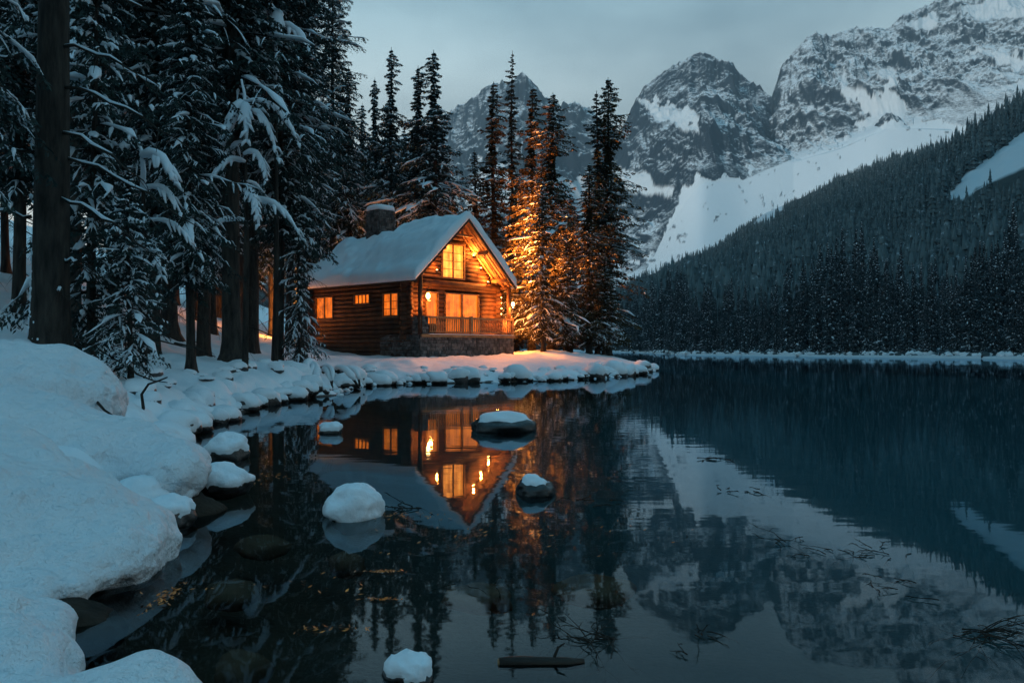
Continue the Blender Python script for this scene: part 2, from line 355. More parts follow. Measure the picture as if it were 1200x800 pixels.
# shore material: snow above the water, earth and stones at and below it
def shore_material():
    m = noisy('shore_snow', (.80, .84, .88), (.88, .90, .92), 1.2, .55, .35, .6, 22, bdist=.02); t = m.node_tree; b = t.nodes['Principled BSDF']; l = t.links.new
    src = b.inputs['Base Color'].links[0].from_socket
    g = N(t, 'ShaderNodeNewGeometry'); s = N(t, 'ShaderNodeSeparateXYZ'); l(g.outputs['Position'], s.inputs[0])
    n = N(t, 'ShaderNodeTexNoise'); n.inputs['Scale'].default_value = 2.5; n.inputs['Detail'].default_value = 5; l(g.outputs['Position'], n.inputs['Vector'])
    a = N(t, 'ShaderNodeMath', operation='MULTIPLY_ADD'); a.inputs[1].default_value = -.12; l(n.outputs[0], a.inputs[0]); l(s.outputs['Z'], a.inputs[2])
    mr = N(t, 'ShaderNodeMapRange'); mr.inputs[1].default_value = -.03; mr.inputs[2].default_value = .0; l(a.outputs[0], mr.inputs[0])
    e_ = N(t, 'ShaderNodeValToRGB'); e_.color_ramp.elements[0].color = (.03, .018, .012, 1); e_.color_ramp.elements[1].color = (.11, .065, .045, 1); l(n.outputs[0], e_.inputs[0])
    mi = N(t, 'ShaderNodeMix', data_type='RGBA'); l(mr.outputs[0], mi.inputs[0]); l(e_.outputs[0], mi.inputs[6]); l(src, mi.inputs[7]); d_ = N(t, 'ShaderNodeMapRange'); d_.inputs[1].default_value = -.45; d_.inputs[2].default_value = -1.3; l(s.outputs['Z'], d_.inputs[0])
    m2 = N(t, 'ShaderNodeMix', data_type='RGBA'); l(d_.outputs[0], m2.inputs[0]); l(mi.outputs[2], m2.inputs[6]); m2.inputs[7].default_value = (.045, .20, .27, 1); l(m2.outputs[2], b.inputs['Base Color'])
    return m
land.data.materials[0] = shore_material()
bed = MB().add([(-9000, -430, -2.6), (9000, -430, -2.6), (9000, 9000, -2.6), (-9000, 9000, -2.6)], [(0, 1, 2, 3)]).build('lake_bed', mat('glacial_silt', (.035, .13, .165), .9, .1)); tag(bed, kind='structure')
wat = MB().add([(-9000, -430, 0), (9000, -430, 0), (9000, 9000, 0), (-9000, 9000, 0)], [(0, 1, 2, 3)]).build('lake_water', M['water']); tag(wat, kind='structure')

# ---------------------------------------------------------------- far shore, forested hill
def interp(px, pts): p = np.array(pts, float); return np.interp(px, p[:, 0], p[:, 1])
def smooth1(a, k):
    ker = np.hanning(k + 2)[1:-1]; ker /= ker.sum(); return np.convolve(np.pad(a, (k // 2, k - 1 - k // 2), 'edge'), ker, 'valid')
SHORE_Y = [(100, 420), (400, 330), (620, 250), (735, 215), (775, 175), (790, 140), (830, 134), (950, 116), (1075, 102), (1200, 90), (1500, 70), (2000, 50), (2600, 40)]
RIDGE_Y = [(100, 900), (700, 1150), (800, 1150), (1200, 850), (1700, 600), (2600, 400)]
RIDGE_PY = [(100, 330), (400, 335), (560, 345), (700, 345), (735, 336), (760, 325), (800, 308), (850, 283), (880, 262), (900, 250), (950, 226), (1000, 205), (1050, 190), (1100, 175), (1150, 152), (1200, 128), (1300, 85), (1500, 10), (2600, -250)]
hpx = np.arange(100, 2300, 4.0); ht = np.linspace(0, 1, 190)
sY = smooth1(interp(hpx, SHORE_Y), 9); rY = smooth1(interp(hpx, RIDGE_Y), 31); rP = smooth1(interp(hpx, RIDGE_PY), 9) + 2.0 * fbm(hpx / 30, hpx * 0, o=3)
def hill_point(px, t):
    """t=0 shore, t=1 ridge; returns world x, y, z of the bare ground"""
    px = np.asarray(px, float); t = np.asarray(t, float)
    s = np.interp(px, hpx, sY); r_ = np.interp(px, hpx, rY); rp = np.interp(px, hpx, rP)
    Y = s + (r_ - s) * t ** 1.6
    zr = CH + (HZ - rp) / F * r_
    u = np.clip((Y - s) / (r_ - s), 0, 1.3)
    x = (px - 600) / F * Y
    prof = np.where(u < .035, u * .25, .00875 + (u - .035) * (1 - .00875) / .965)
    # a nearer spur falls from the right, leaving a hollow behind it
    spur = sst(900, 1350, px) * .10 * np.exp(-((u - .42) / .16) ** 2)
    z = .25 + .9 * (.5 + vnoise(x / 7, Y / 7)) * sst(.004, .014, u) + .25 * vnoise(x / 2.3, Y / 2.3) * sst(.0, .004, u) + zr * (prof + spur) + np.clip(u * 6, 0, 1) * 5.5 * fbm(x / 90, Y / 90, o=4) * np.clip((1 - u) * 5, .15, 1)
    z = np.where(u <= 0.0, -1.0, z)
    return x, Y, z
HP, HT = np.meshgrid(hpx, ht); hx, hy, hz_ = hill_point(HP, HT)
bx_, by_, bz_ = hx[-1] * 1.1, hy[-1] * 1.15, hz_[-1] * .75
hx = np.vstack([hx, bx_]); hy = np.vstack([hy, by_]); hz_ = np.vstack([hz_, bz_])
hill = link_mesh('forested_hillside', np.stack([hx, hy, hz_], -1).reshape(-1, 3), grid_quads(hx.shape[0], hx.shape[1]), M['hill'], smooth=True)
tag(hill, kind='structure')
# open snowy gaps on the hillside (no trees, lying snow), given as px/py outlines of real clearings
def inpoly(px, py, poly):
    px = np.asarray(px); py = np.asarray(py); ins = np.zeros(px.shape, bool); n = len(poly)
    for i in range(n):
        (ax, ay), (bx, by) = poly[i], poly[(i + 1) % n]
        if ay != by: ins ^= ((ay > py) != (by > py)) & (px < (bx - ax) * (py - ay) / (by - ay) + ax)
    return ins
GAPS = [[(1108, 232), (1130, 205), (1165, 180), (1190, 160), (1250, 125), (1250, 172), (1205, 196), (1165, 212), (1125, 234)], [(882, 262), (900, 242), (922, 230), (918, 246), (900, 262)]]
BARE = [[(1082, 262), (1140, 228), (1300, 175), (1300, 215), (1200, 238), (1120, 262)]]
def setattr_pt(o, name, arr):
    a = o.data.attributes.new(name, 'FLOAT', 'POINT'); a.data.foreach_set('value', np.asarray(arr, np.float32).ravel())
hp_x = 600 + F * hx / hy; hp_y = HZ - (hz_ - CH) * F / hy
sm = np.zeros(hx.shape)
for g in GAPS: sm = np.maximum(sm, inpoly(hp_x, hp_y, g) * .9)
sm[:9] = np.maximum(sm[:9], .95)     # lying snow along the shore
setattr_pt(hill, 'snowm', sm)

# unseen ridge added behind the viewpoint to block the sun; it keeps the low glow off the lake
bx0 = np.linspace(-4500, 4500, 90); bt = np.linspace(0, 1, 24); BX, BT = np.meshgrid(bx0, bt)
BY = -420 - 1900 * BT; BZ = 480 * np.sin(np.clip(BT / .6, 0, 1) * np.pi / 2) ** 1.3 * (1 + .07 * fbm(BX / 500, BT * 2, o=3)) - 3
bh = link_mesh('added_shade_ridge', np.stack([BX, BY, BZ], -1).reshape(-1, 3), grid_quads(24, 90, True), M['hill'], smooth=True); tag(bh, kind='structure'); setattr_pt(bh, 'snowm', BX * 0 + .35)
# low conifers for the wooded slope
def cone_tree(seed, tiers=6, sides=6):
    r = np.random.default_rng(seed); V, Fc = [], []
    for k in range(tiers):
        z0 = .06 + .86 * k / tiers; z1 = min(1.0, z0 + 1.65 / tiers); rad = .115 * (1 - k / tiers) ** .75 + .012
        ring = [(rad * r.uniform(.55, 1.15) * math.cos(2 * math.pi * (i + r.uniform(-.3, .3)) / sides), rad * r.uniform(.55, 1.15) * math.sin(2 * math.pi * i / sides), z0 + r.uniform(-.03, .03)) for i in range(sides)]
        b = len(V); V += ring + [(0, 0, z1)]; Fc += [(b + i, b + (i + 1) % sides, b + sides) for i in range(sides)]
    return np.array(V), np.array(Fc)
cts = [cone_tree(s) for s in range(6)]
nf = 30000
fpx = rng.uniform(560, 1760, nf); ft = rng.uniform(.10, 1.0, nf) ** 1.0
fx, fy, fz = hill_point(fpx, ft); fpy = HZ - (fz - CH) * F / fy
keep = np.ones(nf, bool)
for g in GAPS: keep &= ~(inpoly(fpx, fpy - 3, g) | (inpoly(fpx, fpy - 10, g) & (fpx > 1000)))
for g in BARE: keep &= ~(inpoly(fpx, fpy, g) & (rng.random(nf) < .8))
keep &= ~((fbm(fx / 70 + 3, fy / 90, o=3) > .42) & (rng.random(nf) < .75))
fh_var = 1 + .35 * fbm(fx / 25, fy / 25 + 7, o=2)
keep &= ~((fpx < 700) & (rng.random(nf) < .5))
parts = []
fh = (8.0 + 7 * rng.random(nf)) * (1 + .25 * vnoise(fx / 60, fy / 60)) * (1 - .28 * ft) * fh_var * rng.uniform(.45, 1.0, nf)
for i in np.nonzero(keep)[0]:
    v, f = cts[i % 6]; a = rng.uniform(0, 6.28); c, s = math.cos(a), math.sin(a); h = fh[i]
    q = np.empty_like(v); q[:, 0] = (v[:, 0] * c - v[:, 1] * s) * h + fx[i]; q[:, 1] = (v[:, 0] * s + v[:, 1] * c) * h + fy[i]; q[:, 2] = v[:, 2] * h + fz[i] - .3
    parts.append((q, f))
V, Fc = merge(parts)
fo = link_mesh('hillside_forest', V, Fc, M['hill_needles']); tag(fo, 'dark conifer forest covering the hillside across the lake', 'forest', kind='stuff')

# ---------------------------------------------------------------- mountains
def mountain(name, pa, pb, step, Epts, Ry, Ufoot, Yf, ebase, seed, amp, wl, patches=(), nt_=300, rows_ap=120, strata=0.0, apron=None, ejit=3.0, Y0=None):
    px = np.arange(pa, pb, step); E = interp(px, Epts); U = smooth1(interp(px, Ufoot), 41); Rr = interp(px, Ry); Yff = interp(px, Yf)
    E = smooth1(E, 5) + ejit * fbm(px / 26 + seed, px * 0 + seed, o=5, g=.6)
    t = np.linspace(0, 1, nt_)[:, None]
    Y = Yff + (Rr - Yff) * t
    zu = (HZ - U) / F * Yff; ze = (HZ - E) / F * Rr
    X = (px - 600) / F * Y
    prof = t ** .92
    z = zu + (ze - zu) * prof
    wx = X + .16 * wl * fbm(X / wl / 1.3 + seed, Y / wl / 1.3, o=3); wy = Y + .16 * wl * fbm(X / wl / 1.3, Y / wl / 1.3 + seed + 5, o=3)
    n = ridged(wx / wl + seed, wy / (wl * 1.5) + seed, 7) - .9
    n2 = ridged(wx / (wl * .22) + seed + 9, wy / (wl * .34), 5, .6) - .9
    env = np.clip(t * 5, 0, 1) * np.clip((1 - t) * 6, .30, 1)
    z = z + amp * n * env + amp * .20 * n2 * np.clip(t * 8, 0, 1)
    if strata: z = z + strata * np.sin((z + .35 * X) / 26 + 2 * fbm(X / 300, Y / 300, o=2)) * env
    el = HZ - z / Y * F; top = el.min(0); corr = smooth1(E - top, 13)
    z = z - corr / F * Y * sst(0, 1, t)
    rows = [(X, Y, z)]
    # smooth snow apron below the foot of the cliffs
    ta = np.linspace(0, 1, rows_ap)[:-1, None]; Ya0 = Yff * .72 if Y0 is None else np.full_like(Yff, Y0)
    Ya = Ya0 + (Yff - Ya0) * ta; za0 = (HZ - ebase) / F * Ya0
    za = za0 + (zu - za0) * ta ** 1.15 + 5 * fbm(((px - 600) / F * Ya) / 160, Ya / 160, o=3) * np.sin(np.pi * ta)
    Xa = (px - 600) / F * Ya
    # back side
    Xb, Yb, zb = X[-1:] * 1.12, Y[-1:] * 1.15, z[-1:] * .45
    XX = np.vstack([Xa, X, Xb]); YY = np.vstack([Ya, Y, Yb]); ZZ = np.vstack([za, z, zb])
    o = link_mesh(name, np.stack([XX, YY, ZZ + CH], -1).reshape(-1, 3), grid_quads(XX.shape[0], XX.shape[1]), M['mountain_high'] if 'wall' in name else M['mountain'], smooth=True)
    PX = 600 + F * XX / YY; PY = HZ - ZZ / YY * F
    sm = np.zeros(XX.shape)
    if apron is not None:
        cut = rows_ap - 1
        jit = 12 * fbm(PX / 16, PY / 16, o=5, g=.6)
        sm[:cut + 30] = (inpoly(PX, PY + 0, [(p[0], p[1]) for p in apron]) * 1.0)[:cut + 30]
        inside = inpoly(PX + jit, PY + .7 * jit, apron); sm = np.maximum(sm, inside * 1.0)
    if apron is not None: sm *= 1 - sst(.98, 1.05, fbm(PX / 5 + 3, PY / 5, o=3) + .55 * fbm(PX / 40, PY / 40 + 9, o=2)) * .9
    for pch in patches:
        jx = 9 * fbm(PX / 14, PY / 14, o=4); jy = 9 * fbm(PX / 14 + 40, PY / 14, o=4)
        sm = np.maximum(sm, inpoly(PX + jx, PY + jy, pch) * .92)
    setattr_pt(o, 'snowm', sm); tag(o, kind='structure')
    return o
mountain('mountain_peak_behind_cabin', 250, 790, 1.1,
         [(250, 190), (395, 178), (480, 160), (520, 137), (545, 122), (570, 105), (600, 90), (612, 86), (624, 97), (640, 118), (658, 123), (672, 117), (690, 127), (705, 142), (720, 156), (735, 170), (760, 200), (790, 240)],
         [(250, 3300), (790, 3000)], [(250, 330), (790, 330)], [(250, 2300), (790, 2200)], 380, 3.0, 95, 330,
         patches=[[(560, 190), (600, 205), (660, 215), (700, 200), (705, 250), (640, 255), (560, 240)], [(535, 230), (560, 225), (585, 250), (540, 250)]])
AP = [(740, 345), (764, 305), (776, 280), (792, 245), (806, 222), (822, 207), (842, 214), (868, 212), (905, 196), (938, 183), (968, 178), (1000, 168), (1030, 152), (1062, 148), (1095, 140), (1140, 150), (1180, 200), (1180, 420), (740, 420)]
mountain('mountain_twin_peak', 690, 1185, .9,
         [(690, 235), (710, 190), (728, 152), (742, 122), (755, 99), (775, 88), (790, 80), (800, 69), (822, 61), (840, 68), (858, 72), (865, 84), (880, 95), (895, 104), (906, 118), (918, 140), (930, 170), (945, 182), (985, 171), (1030, 151), (1060, 147), (1190, 150)],
         [(690, 2500), (915, 2500), (950, 2150), (1190, 2150)], [(690, 335), (740, 322), (765, 300), (790, 255), (822, 212), (870, 214), (905, 200), (930, 191), (945, 185), (985, 174), (1030, 154), (1060, 150), (1190, 154)], [(690, 1750), (760, 1750), (930, 1940), (1190, 1950)], 400, 11.0, 70, 260, strata=5,
         apron=AP, patches=[[(752, 112), (775, 122), (812, 128), (820, 150), (795, 152), (765, 138)], [(700, 190), (745, 205), (790, 215), (785, 228), (735, 222)]])
mountain('mountain_great_wall', 880, 1420, .9,
         [(880, 200), (892, 160), (900, 128), (906, 110), (915, 80), (930, 57), (945, 43), (957, 37), (975, 42), (1000, 35), (1040, 30), (1052, 22), (1075, 12), (1090, 5), (1120, -6), (1200, -28), (1300, -60), (1420, -110)],
         [(880, 2450), (950, 2500), (1420, 2900)], [(880, 207), (905, 199), (930, 189), (945, 183), (985, 172), (1030, 152), (1060, 146), (1100, 142), (1160, 120), (1420, 60)], [(880, 1970), (1420, 2000)], 400, 23.0, 75, 260, strata=6,
         apron=AP, patches=[[(980, 176), (1020, 165), (1070, 146), (1062, 118), (1040, 104), (1045, 84), (1030, 92), (1028, 112), (1005, 104), (988, 84), (985, 100), (1005, 128), (1020, 146), (990, 158)],
                            [(1120, 8), (1165, -5), (1230, -10), (1230, 10), (1180, 22), (1130, 24)], [(1130, 58), (1160, 56), (1215, 66), (1215, 84), (1160, 76)], [(1060, 24), (1090, 14), (1110, 30), (1080, 44)], [(1160, 96), (1215, 88), (1215, 108), (1170, 112)]])

# ---------------------------------------------------------------- foreground snow bank (rounded drifts over boulders, merged into one body)
def blob_body(name, blobs, voxel, m, smooth_it=6, clump=.02):
    Vs, Fs, n = [], [], 0; bv, bf = ico(4)
    for (cx, cy, cz, rx, ry, rz, *rr) in blobs:
        v = bv * (rx, ry, rz)
        if rr: a = R(rr[0]); v = np.stack([v[:, 0] * math.cos(a) - v[:, 1] * math.sin(a), v[:, 0] * math.sin(a) + v[:, 1] * math.cos(a), v[:, 2]], 1)
        Vs.append(v + (cx, cy, cz)); Fs.append(bf + n); n += len(v)
    o = link_mesh('tmp', np.concatenate(Vs), np.concatenate(Fs), m)
    r = o.modifiers.new('r', 'REMESH'); r.mode = 'VOXEL'; r.voxel_size = voxel
    s_ = o.modifiers.new('s', 'SMOOTH'); s_.iterations = smooth_it; s_.factor = .8
    dg = bpy.context.evaluated_depsgraph_get(); dg.update()
    me = bpy.data.meshes.new_from_object(o.evaluated_get(dg)); bpy.data.objects.remove(o)
    k = len(me.vertices); co = np.empty(k * 3, np.float32); me.vertices.foreach_get('co', co); co = co.reshape(-1, 3)
    no_ = np.empty(k * 3, np.float32); me.vertices.foreach_get('normal', no_); no_ = no_.reshape(-1, 3)
    dd = clump * 2.0 * fbm(co[:, 0] * 1.6, co[:, 1] * 1.6, co[:, 2] * 1.6, 3) + clump * .55 * fbm(co[:, 0] * 7, co[:, 1] * 7, co[:, 2] * 9, 3) * np.clip(1.3 - no_[:, 2] * 1.1, .12, 1)
    co += no_ * dd[:, None]; me.vertices.foreach_set('co', co.ravel())
    me.polygons.foreach_set('use_smooth', np.ones(len(me.polygons), bool)); me.update()
    me.name = name
    ob = bpy.data.objects.new(name, me); COL.objects.link(ob)
    me.materials.clear(); me.materials.append(m)
    return ob
bank = blob_body('foreground_snow_bank', [
    # back drift
    (-5.25, 8.3, .72, 1.18, 1.0, .72), (-6.6, 8.4, .70, 1.5, 1.3, .86), (-4.75, 7.9, .35, .72, .7, .62), (-8.3, 8.8, .7, 1.6, 1.6, 1.0),
    # middle drift with its lobe over the rocks
    (-4.3, 7.0, .28, 1.0, .8, .66), (-3.55, 6.85, .28, .72, .55, .46), (-3.05, 6.75, .30, .55, .42, .30), (-2.80, 6.55, .26, .30, .36, .26),
    (-5.6, 6.6, .4, 1.2, 1.1, .72),
    # large front drift
    (-4.3, 5.6, .30, 1.2, .9, .62), (-3.45, 5.45, .20, .80, .62, .50), (-2.95, 4.95, .14, .78, .72, .46), (-3.7, 4.7, .2, 1.0, .8, .58), (-2.46, 4.55, .12, .44, .46, .26),
    (-2.58, 4.25, .10, .42, .40, .24), (-2.95, 4.2, .16, .6, .42, .34),
    # nearest drifts at the frame's corner
    (-2.12, 3.15, -.02, .42, .32, .30), (-2.45, 3.55, .0, .45, .40, .30), (-1.58, 2.85, -.09, .47, .36, .28), (-1.95, 2.5, -.05, .7, .5, .33), (-2.9, 3.2, -.05, .8, .6, .36)],
    .030, M['snow_near'], 34, .042)
tag(bank, kind='structure')

# ---------------------------------------------------------------- stones
def rock_mesh(name, seed, dims, m, parent, rough=.16, freq=1.3, sub=4):
    v, f = ico(sub); s = seed * 13.7
    n = fbm(v[:, 0] * freq + s, v[:, 1] * freq, v[:, 2] * freq, 4) ; n2 = np.abs(vnoise(v[:, 0] * 2.1 + s, v[:, 1] * 2.1 + 5, v[:, 2] * 2.1))
    p = v * (1 + rough * n - rough * .6 * n2)[:, None] * dims
    return link_mesh(name, p, f, m, parent, smooth=True), v, p
def cap_mesh(name, v, p, seed, dims, thick, cut, parent, m=None, f=None):
    s = seed * 5.1
    edge = cut + .28 * fbm(v[:, 0] * 2 + s, v[:, 1] * 2, v[:, 2] * 2, 3)
    k = sst(0, .22, v[:, 2] - edge)
    lum = 1 + .22 * fbm(v[:, 0] * 1.5 + s, v[:, 1] * 1.5 + s, v[:, 2] * 1.5, 3) + .16 * fbm(v[:, 0] * 5 + s, v[:, 1] * 5, v[:, 2] * 5, 3)
    q = p * (0.93 + .10 * k)[:, None]; q[:, 2] += k * thick * lum * (.45 + .55 * np.clip(v[:, 2], 0, 1))
    return link_mesh(name, q, f if f is not None else ico(4)[1], m or M['snow'], parent, smooth=True)
def snowy_rock(label, loc, dims, seed, thick=.06, cut=.15, rz=0, group=None, rockm=None, cat='rock', name='snow_capped_rock', tilt=0, sub=4):
    t = thing(name, label, cat, loc, rz, group)
    if tilt: t.rotation_euler = (R(tilt), 0, rz)
    o, v, p = rock_mesh('rock', seed, dims, rockm or M['wetrock'], t, sub=sub)
    if cut < -.5: o.scale = (.86, .86, .7)
    cap_mesh('snow_cap', v, p, seed, dims, thick, cut, t, f=ico(sub)[1])
    return t
snowy_rock('wide flat-topped rock under a snow slab in front of the cabin reflection', (-.13, 13.0, .06), (.56, .40, .21), 1, .02, .52)
snowy_rock('dark rounded rock with thin snow cap, right of the cabin reflection', (.22, 7.35, .03), (.185, .17, .125), 2, .014, .55)
snowy_rock('boulder wholly covered in thick snow beside floating twigs', (-1.26, 6.35, .02), (.235, .19, .16), 3, .09, -.62, rz=.4)
snowy_rock('small snow cap on a stone near the reflection of the left lit window', (-2.87, 12.6, .02), (.20, .16, .07), 4, .08, .0)
snowy_rock('stone with lumpy snow hat standing just off the left bank', (-3.48, 9.7, .05), (.27, .22, .17), 5, .10, .1)
snowy_rock('long snow covered stone at the tip of the foreground drift', (-2.63, 7.25, .10), (.20, .26, .13), 6, .06, -.15, rz=-.9)
snowy_rock('tilted dark stone with a snow slab at the bottom edge of the photo', (-.42, 3.27, .00), (.12, .085, .065), 7, .035, .1, rz=-.5, tilt=8)
snowy_rock('rock with snow clods in the hollow under the drift, nearest the drift tip', (-2.62, 6.1, .05), (.20, .18, .12), 8, .05, .2)
snowy_rock('smooth rock with snow in the hollow under the drift, farther left', (-2.95, 6.25, .14), (.24, .18, .15), 9, .05, -.05)
snowy_rock('little snow lump resting at the water in the drift hollow', (-2.78, 5.85, .03), (.13, .09, .06), 10, .04, -.1)
# dark earth hollows below the drifts
for i, (x, y, z, dx, dy, dz, lb) in enumerate([(-2.30, 4.0, -.10, .34, .22, .20, 'dark wet boulder in the hollow below the large front drift'), (-2.85, 6.55, -.02, .42, .3, .22, 'dark wet boulder behind the snow clods under the drift lobe')]):
    o, v, p = rock_mesh('wet_boulder', 20 + i, (dx, dy, dz), M['earth'], None); o.location = (x, y, z); tag(o, lb, 'boulder')
# stones on the lake bed
for i, (px, py, w, lb) in enumerate([(262, 696, .17, 'reddish sunken stone, the flat one off the tip of the front drift'), (275, 785, .13, 'sunken stone close to the bottom edge beside the nearest drift'), (300, 640, .2, 'pale sunken stone farthest from the camera in the shallows'),
                                    (400, 660, .14, 'small sunken stone left of the orange floating leaves'), (560, 700, .22, 'broad sunken stone below the dark reflections of spruces'), (700, 690, .25, 'sunken slab under the tangled branch')]):
    Y = (CH + .10) * F / (py - HZ); x = (px - 600) / F * Y
    o, v, p = rock_mesh('sunken_stone', 30 + i, (w, w * .8, .09), M['sunk'], None, sub=3); zb = gz(x * 1.05, Y * 1.03); o.location = (x, Y * 1.03, -.15)
    tag(o, lb, 'stone')

# stones lining the shore: a few prototypes copied
protos = []
for i in range(6):
    t = snowy_rock('snow covered stone', (0, 0, -50), (.5, random.uniform(.34, .5), random.uniform(.26, .38)), 50 + i, .13, random.uniform(-.25, .05), sub=3)
    protos.append(t)
used = [False] * 6
def place_rock(x, y, z, sc, label, group, rz=None, flat=1.0):
    i = random.randrange(6); rz = random.uniform(0, 6.28) if rz is None else rz
    s3 = (sc, sc * random.uniform(.8, 1.1), sc * flat)
    if not used[i]:
        used[i] = True; t = protos[i]; t.location = (x, y, z); t.rotation_euler = (0, 0, rz); t.scale = s3; t['label'] = label; t['group'] = group; return t
    return dup(protos[i], (x, y, z), rz, s3, label, group)
def along(a, b, n, f):
    seg = SH[a:b + 1]; L_ = np.r_[0, np.cumsum(np.hypot(*np.diff(seg, axis=0).T))]
    for q in np.linspace(0, L_[-1], n):
        k = min(np.searchsorted(L_, q, 'right') - 1, len(seg) - 2); u = (q - L_[k]) / (L_[k + 1] - L_[k]); p = seg[k] * (1 - u) + seg[k + 1] * u
        dx, dy = seg[k + 1] - seg[k]; l_ = math.hypot(dx, dy); f(p[0], p[1], -dy / l_, dx / l_)   # normal towards land
def r1(x, y, nx, ny):
    o = random.uniform(-.1, .5); sc = random.choice((random.uniform(.2, .5), random.uniform(.5, .9), random.uniform(.9, 1.5)))
    place_rock(x + nx * o, y + ny * o, .06 + .12 * max(o, 0) + random.uniform(-.03, .06), sc, 'snow covered stone in the row along the water below the cabin', 'snow covered stones along the cabin shore', flat=random.uniform(.7, 1))
along(13, 21, 74, r1)
def r1b(x, y, nx, ny):
    o = random.uniform(.4, 2.6); place_rock(x + nx * o, y + ny * o, gz(x + nx * o, y + ny * o) - .05, random.uniform(.3, .8), 'snow covered stone in the row along the water below the cabin', 'snow covered stones along the cabin shore', flat=.7)
along(14, 20, 46, r1b)
def r2(x, y, nx, ny):
    o = random.uniform(-.05, .7); sc = random.uniform(.3, .85)
    place_rock(x + nx * o, y + ny * o, .05 + .35 * max(o, 0), sc, 'snow covered stone heaped on the steep left bank', 'snow covered stones on the left bank', flat=random.uniform(.6, 1))
along(6, 12, 70, r2)
def r3(x, y, nx, ny):
    o = random.uniform(.6, 2.0); place_rock(x + nx * o, y + ny * o, gz(x + nx * o, y + ny * o) - .02, random.uniform(.2, .6), 'snow covered stone heaped on the steep left bank', 'snow covered stones on the left bank', flat=random.uniform(.5, .9))
along(6, 12, 50, r3)
def r4(x, y, nx, ny):
    o = random.uniform(-.35, .1); place_rock(x + nx * o, y + ny * o, random.uniform(-.06, .02), random.uniform(.14, .4), 'small snow capped stone standing in the shallow water edge below the cabin', 'small stones in the water edge below the cabin', flat=random.uniform(.6, 1))
along(12, 21, 44, r4)

# ---------------------------------------------------------------- cabin
CZ = .9; CA = R(48)
def cab(u, v, z=0): return (-5.537 + math.cos(CA) * u - math.sin(CA) * v, 42 + math.sin(CA) * u + math.cos(CA) * v, CZ + z)
C = thing('log_cabin', 'log cabin with steep snow covered roof and glowing windows on the far shore', 'cabin', (-5.537, 42, CZ), CA)
WU, WL, DK, EV, RU, RZ = 7.0, 8.6, 1.15, 4.05, 3.2, 7.55      # width, length, deck height, eave height, ridge position and height
EL, ER, VF = -.6, 7.0, -1.35
def roof_z(u): return RZ - abs(u - RU) * (RZ - EV) / (RU - EL)
ld = .27
def log_wall(fixed, axis, a, b, z0, z1, openings, gable=False, off=0):
    m = MB(); z = z0 + off * ld; 
    while z < z1:
        aa, bb_ = a - random.uniform(.32, .42), b + random.uniform(.32, .42)
        if gable:
            half = (RZ - .15 - z) / ((RZ - EV) / (RU - EL)); aa, bb_ = max(a - .35, RU - half + .1), min(b + .35, RU + half - .1)
            if bb_ - aa < .3: break
        segs = [(aa, bb_)]
        for (o0, o1, oz0, oz1) in openings:
            if oz0 - .06 < z < oz1 + .06:
                ns = []
                for s0, s1 in segs:
                    if o1 <= s0 or o0 >= s1: ns.append((s0, s1))
                    else:
                        if o0 - s0 > .12: ns.append((s0, o0))
                        if s1 - o1 > .12: ns.append((o1, s1))
                segs = ns
        for s0, s1 in segs:
            r_ = ld / 2 * random.uniform(.98, 1.10); w = random.uniform(-.012, .012)
            P = [((fixed + w, s, z) if axis == 'v' else (s, fixed + w, z)) for s in np.linspace(s0, s1, 5)]
            m.tube(P, r_, 10)
        z += ld * .93
    return m
SW = [(.60, 1.80, 2.12, 3.32), (3.05, 4.35, 2.90, 3.36), (6.45, 8.10, 2.12, 3.36)]     # side windows: v0,v1,z0,z1
sidewall = log_wall(0, 'v', 0, WL, -.2, EV + .15, SW).build('side_wall', M['log'], C, True)
FD = [(1.30, 2.05, DK, 3.48), (2.60, 5.30, DK, 3.5)]
GW = (2.45, 4.05, 4.33, 6.15)
fw = log_wall(0, 'u', 0, WU, DK - .3, EV - .1, FD, off=.5).build('front_wall', M['log'], C, True)
gw = log_wall(-.02, 'u', 0, WU, EV, RZ - .2, [GW], gable=True).build('gable_wall', M['log'], C, True)
rw = log_wall(WU - .1, 'v', 0, WL, -.2, EV - .1, []).build('far_side_wall', M['log'], C, True)
bw = log_wall(WL, 'u', 0, WU - .1, -.2, EV, [], off=.5).build('rear_wall', M['log'], C, True)
core = MB(); core.box((.09, .12, -.4), (WU - .2, WL - .1, EV - .2)); core.add([(.3, .12, EV - .2), (WU - .6, .12, EV - .2), (RU, .12, RZ - .45), (.3, WL - .1, EV - .2), (WU - .6, WL - .1, EV - .2), (RU, WL - .1, RZ - .45)], [(0, 1, 2), (3, 5, 4), (0, 2, 5, 3), (1, 4, 5, 2)])
core.build('chinking', M['mortar'], C)
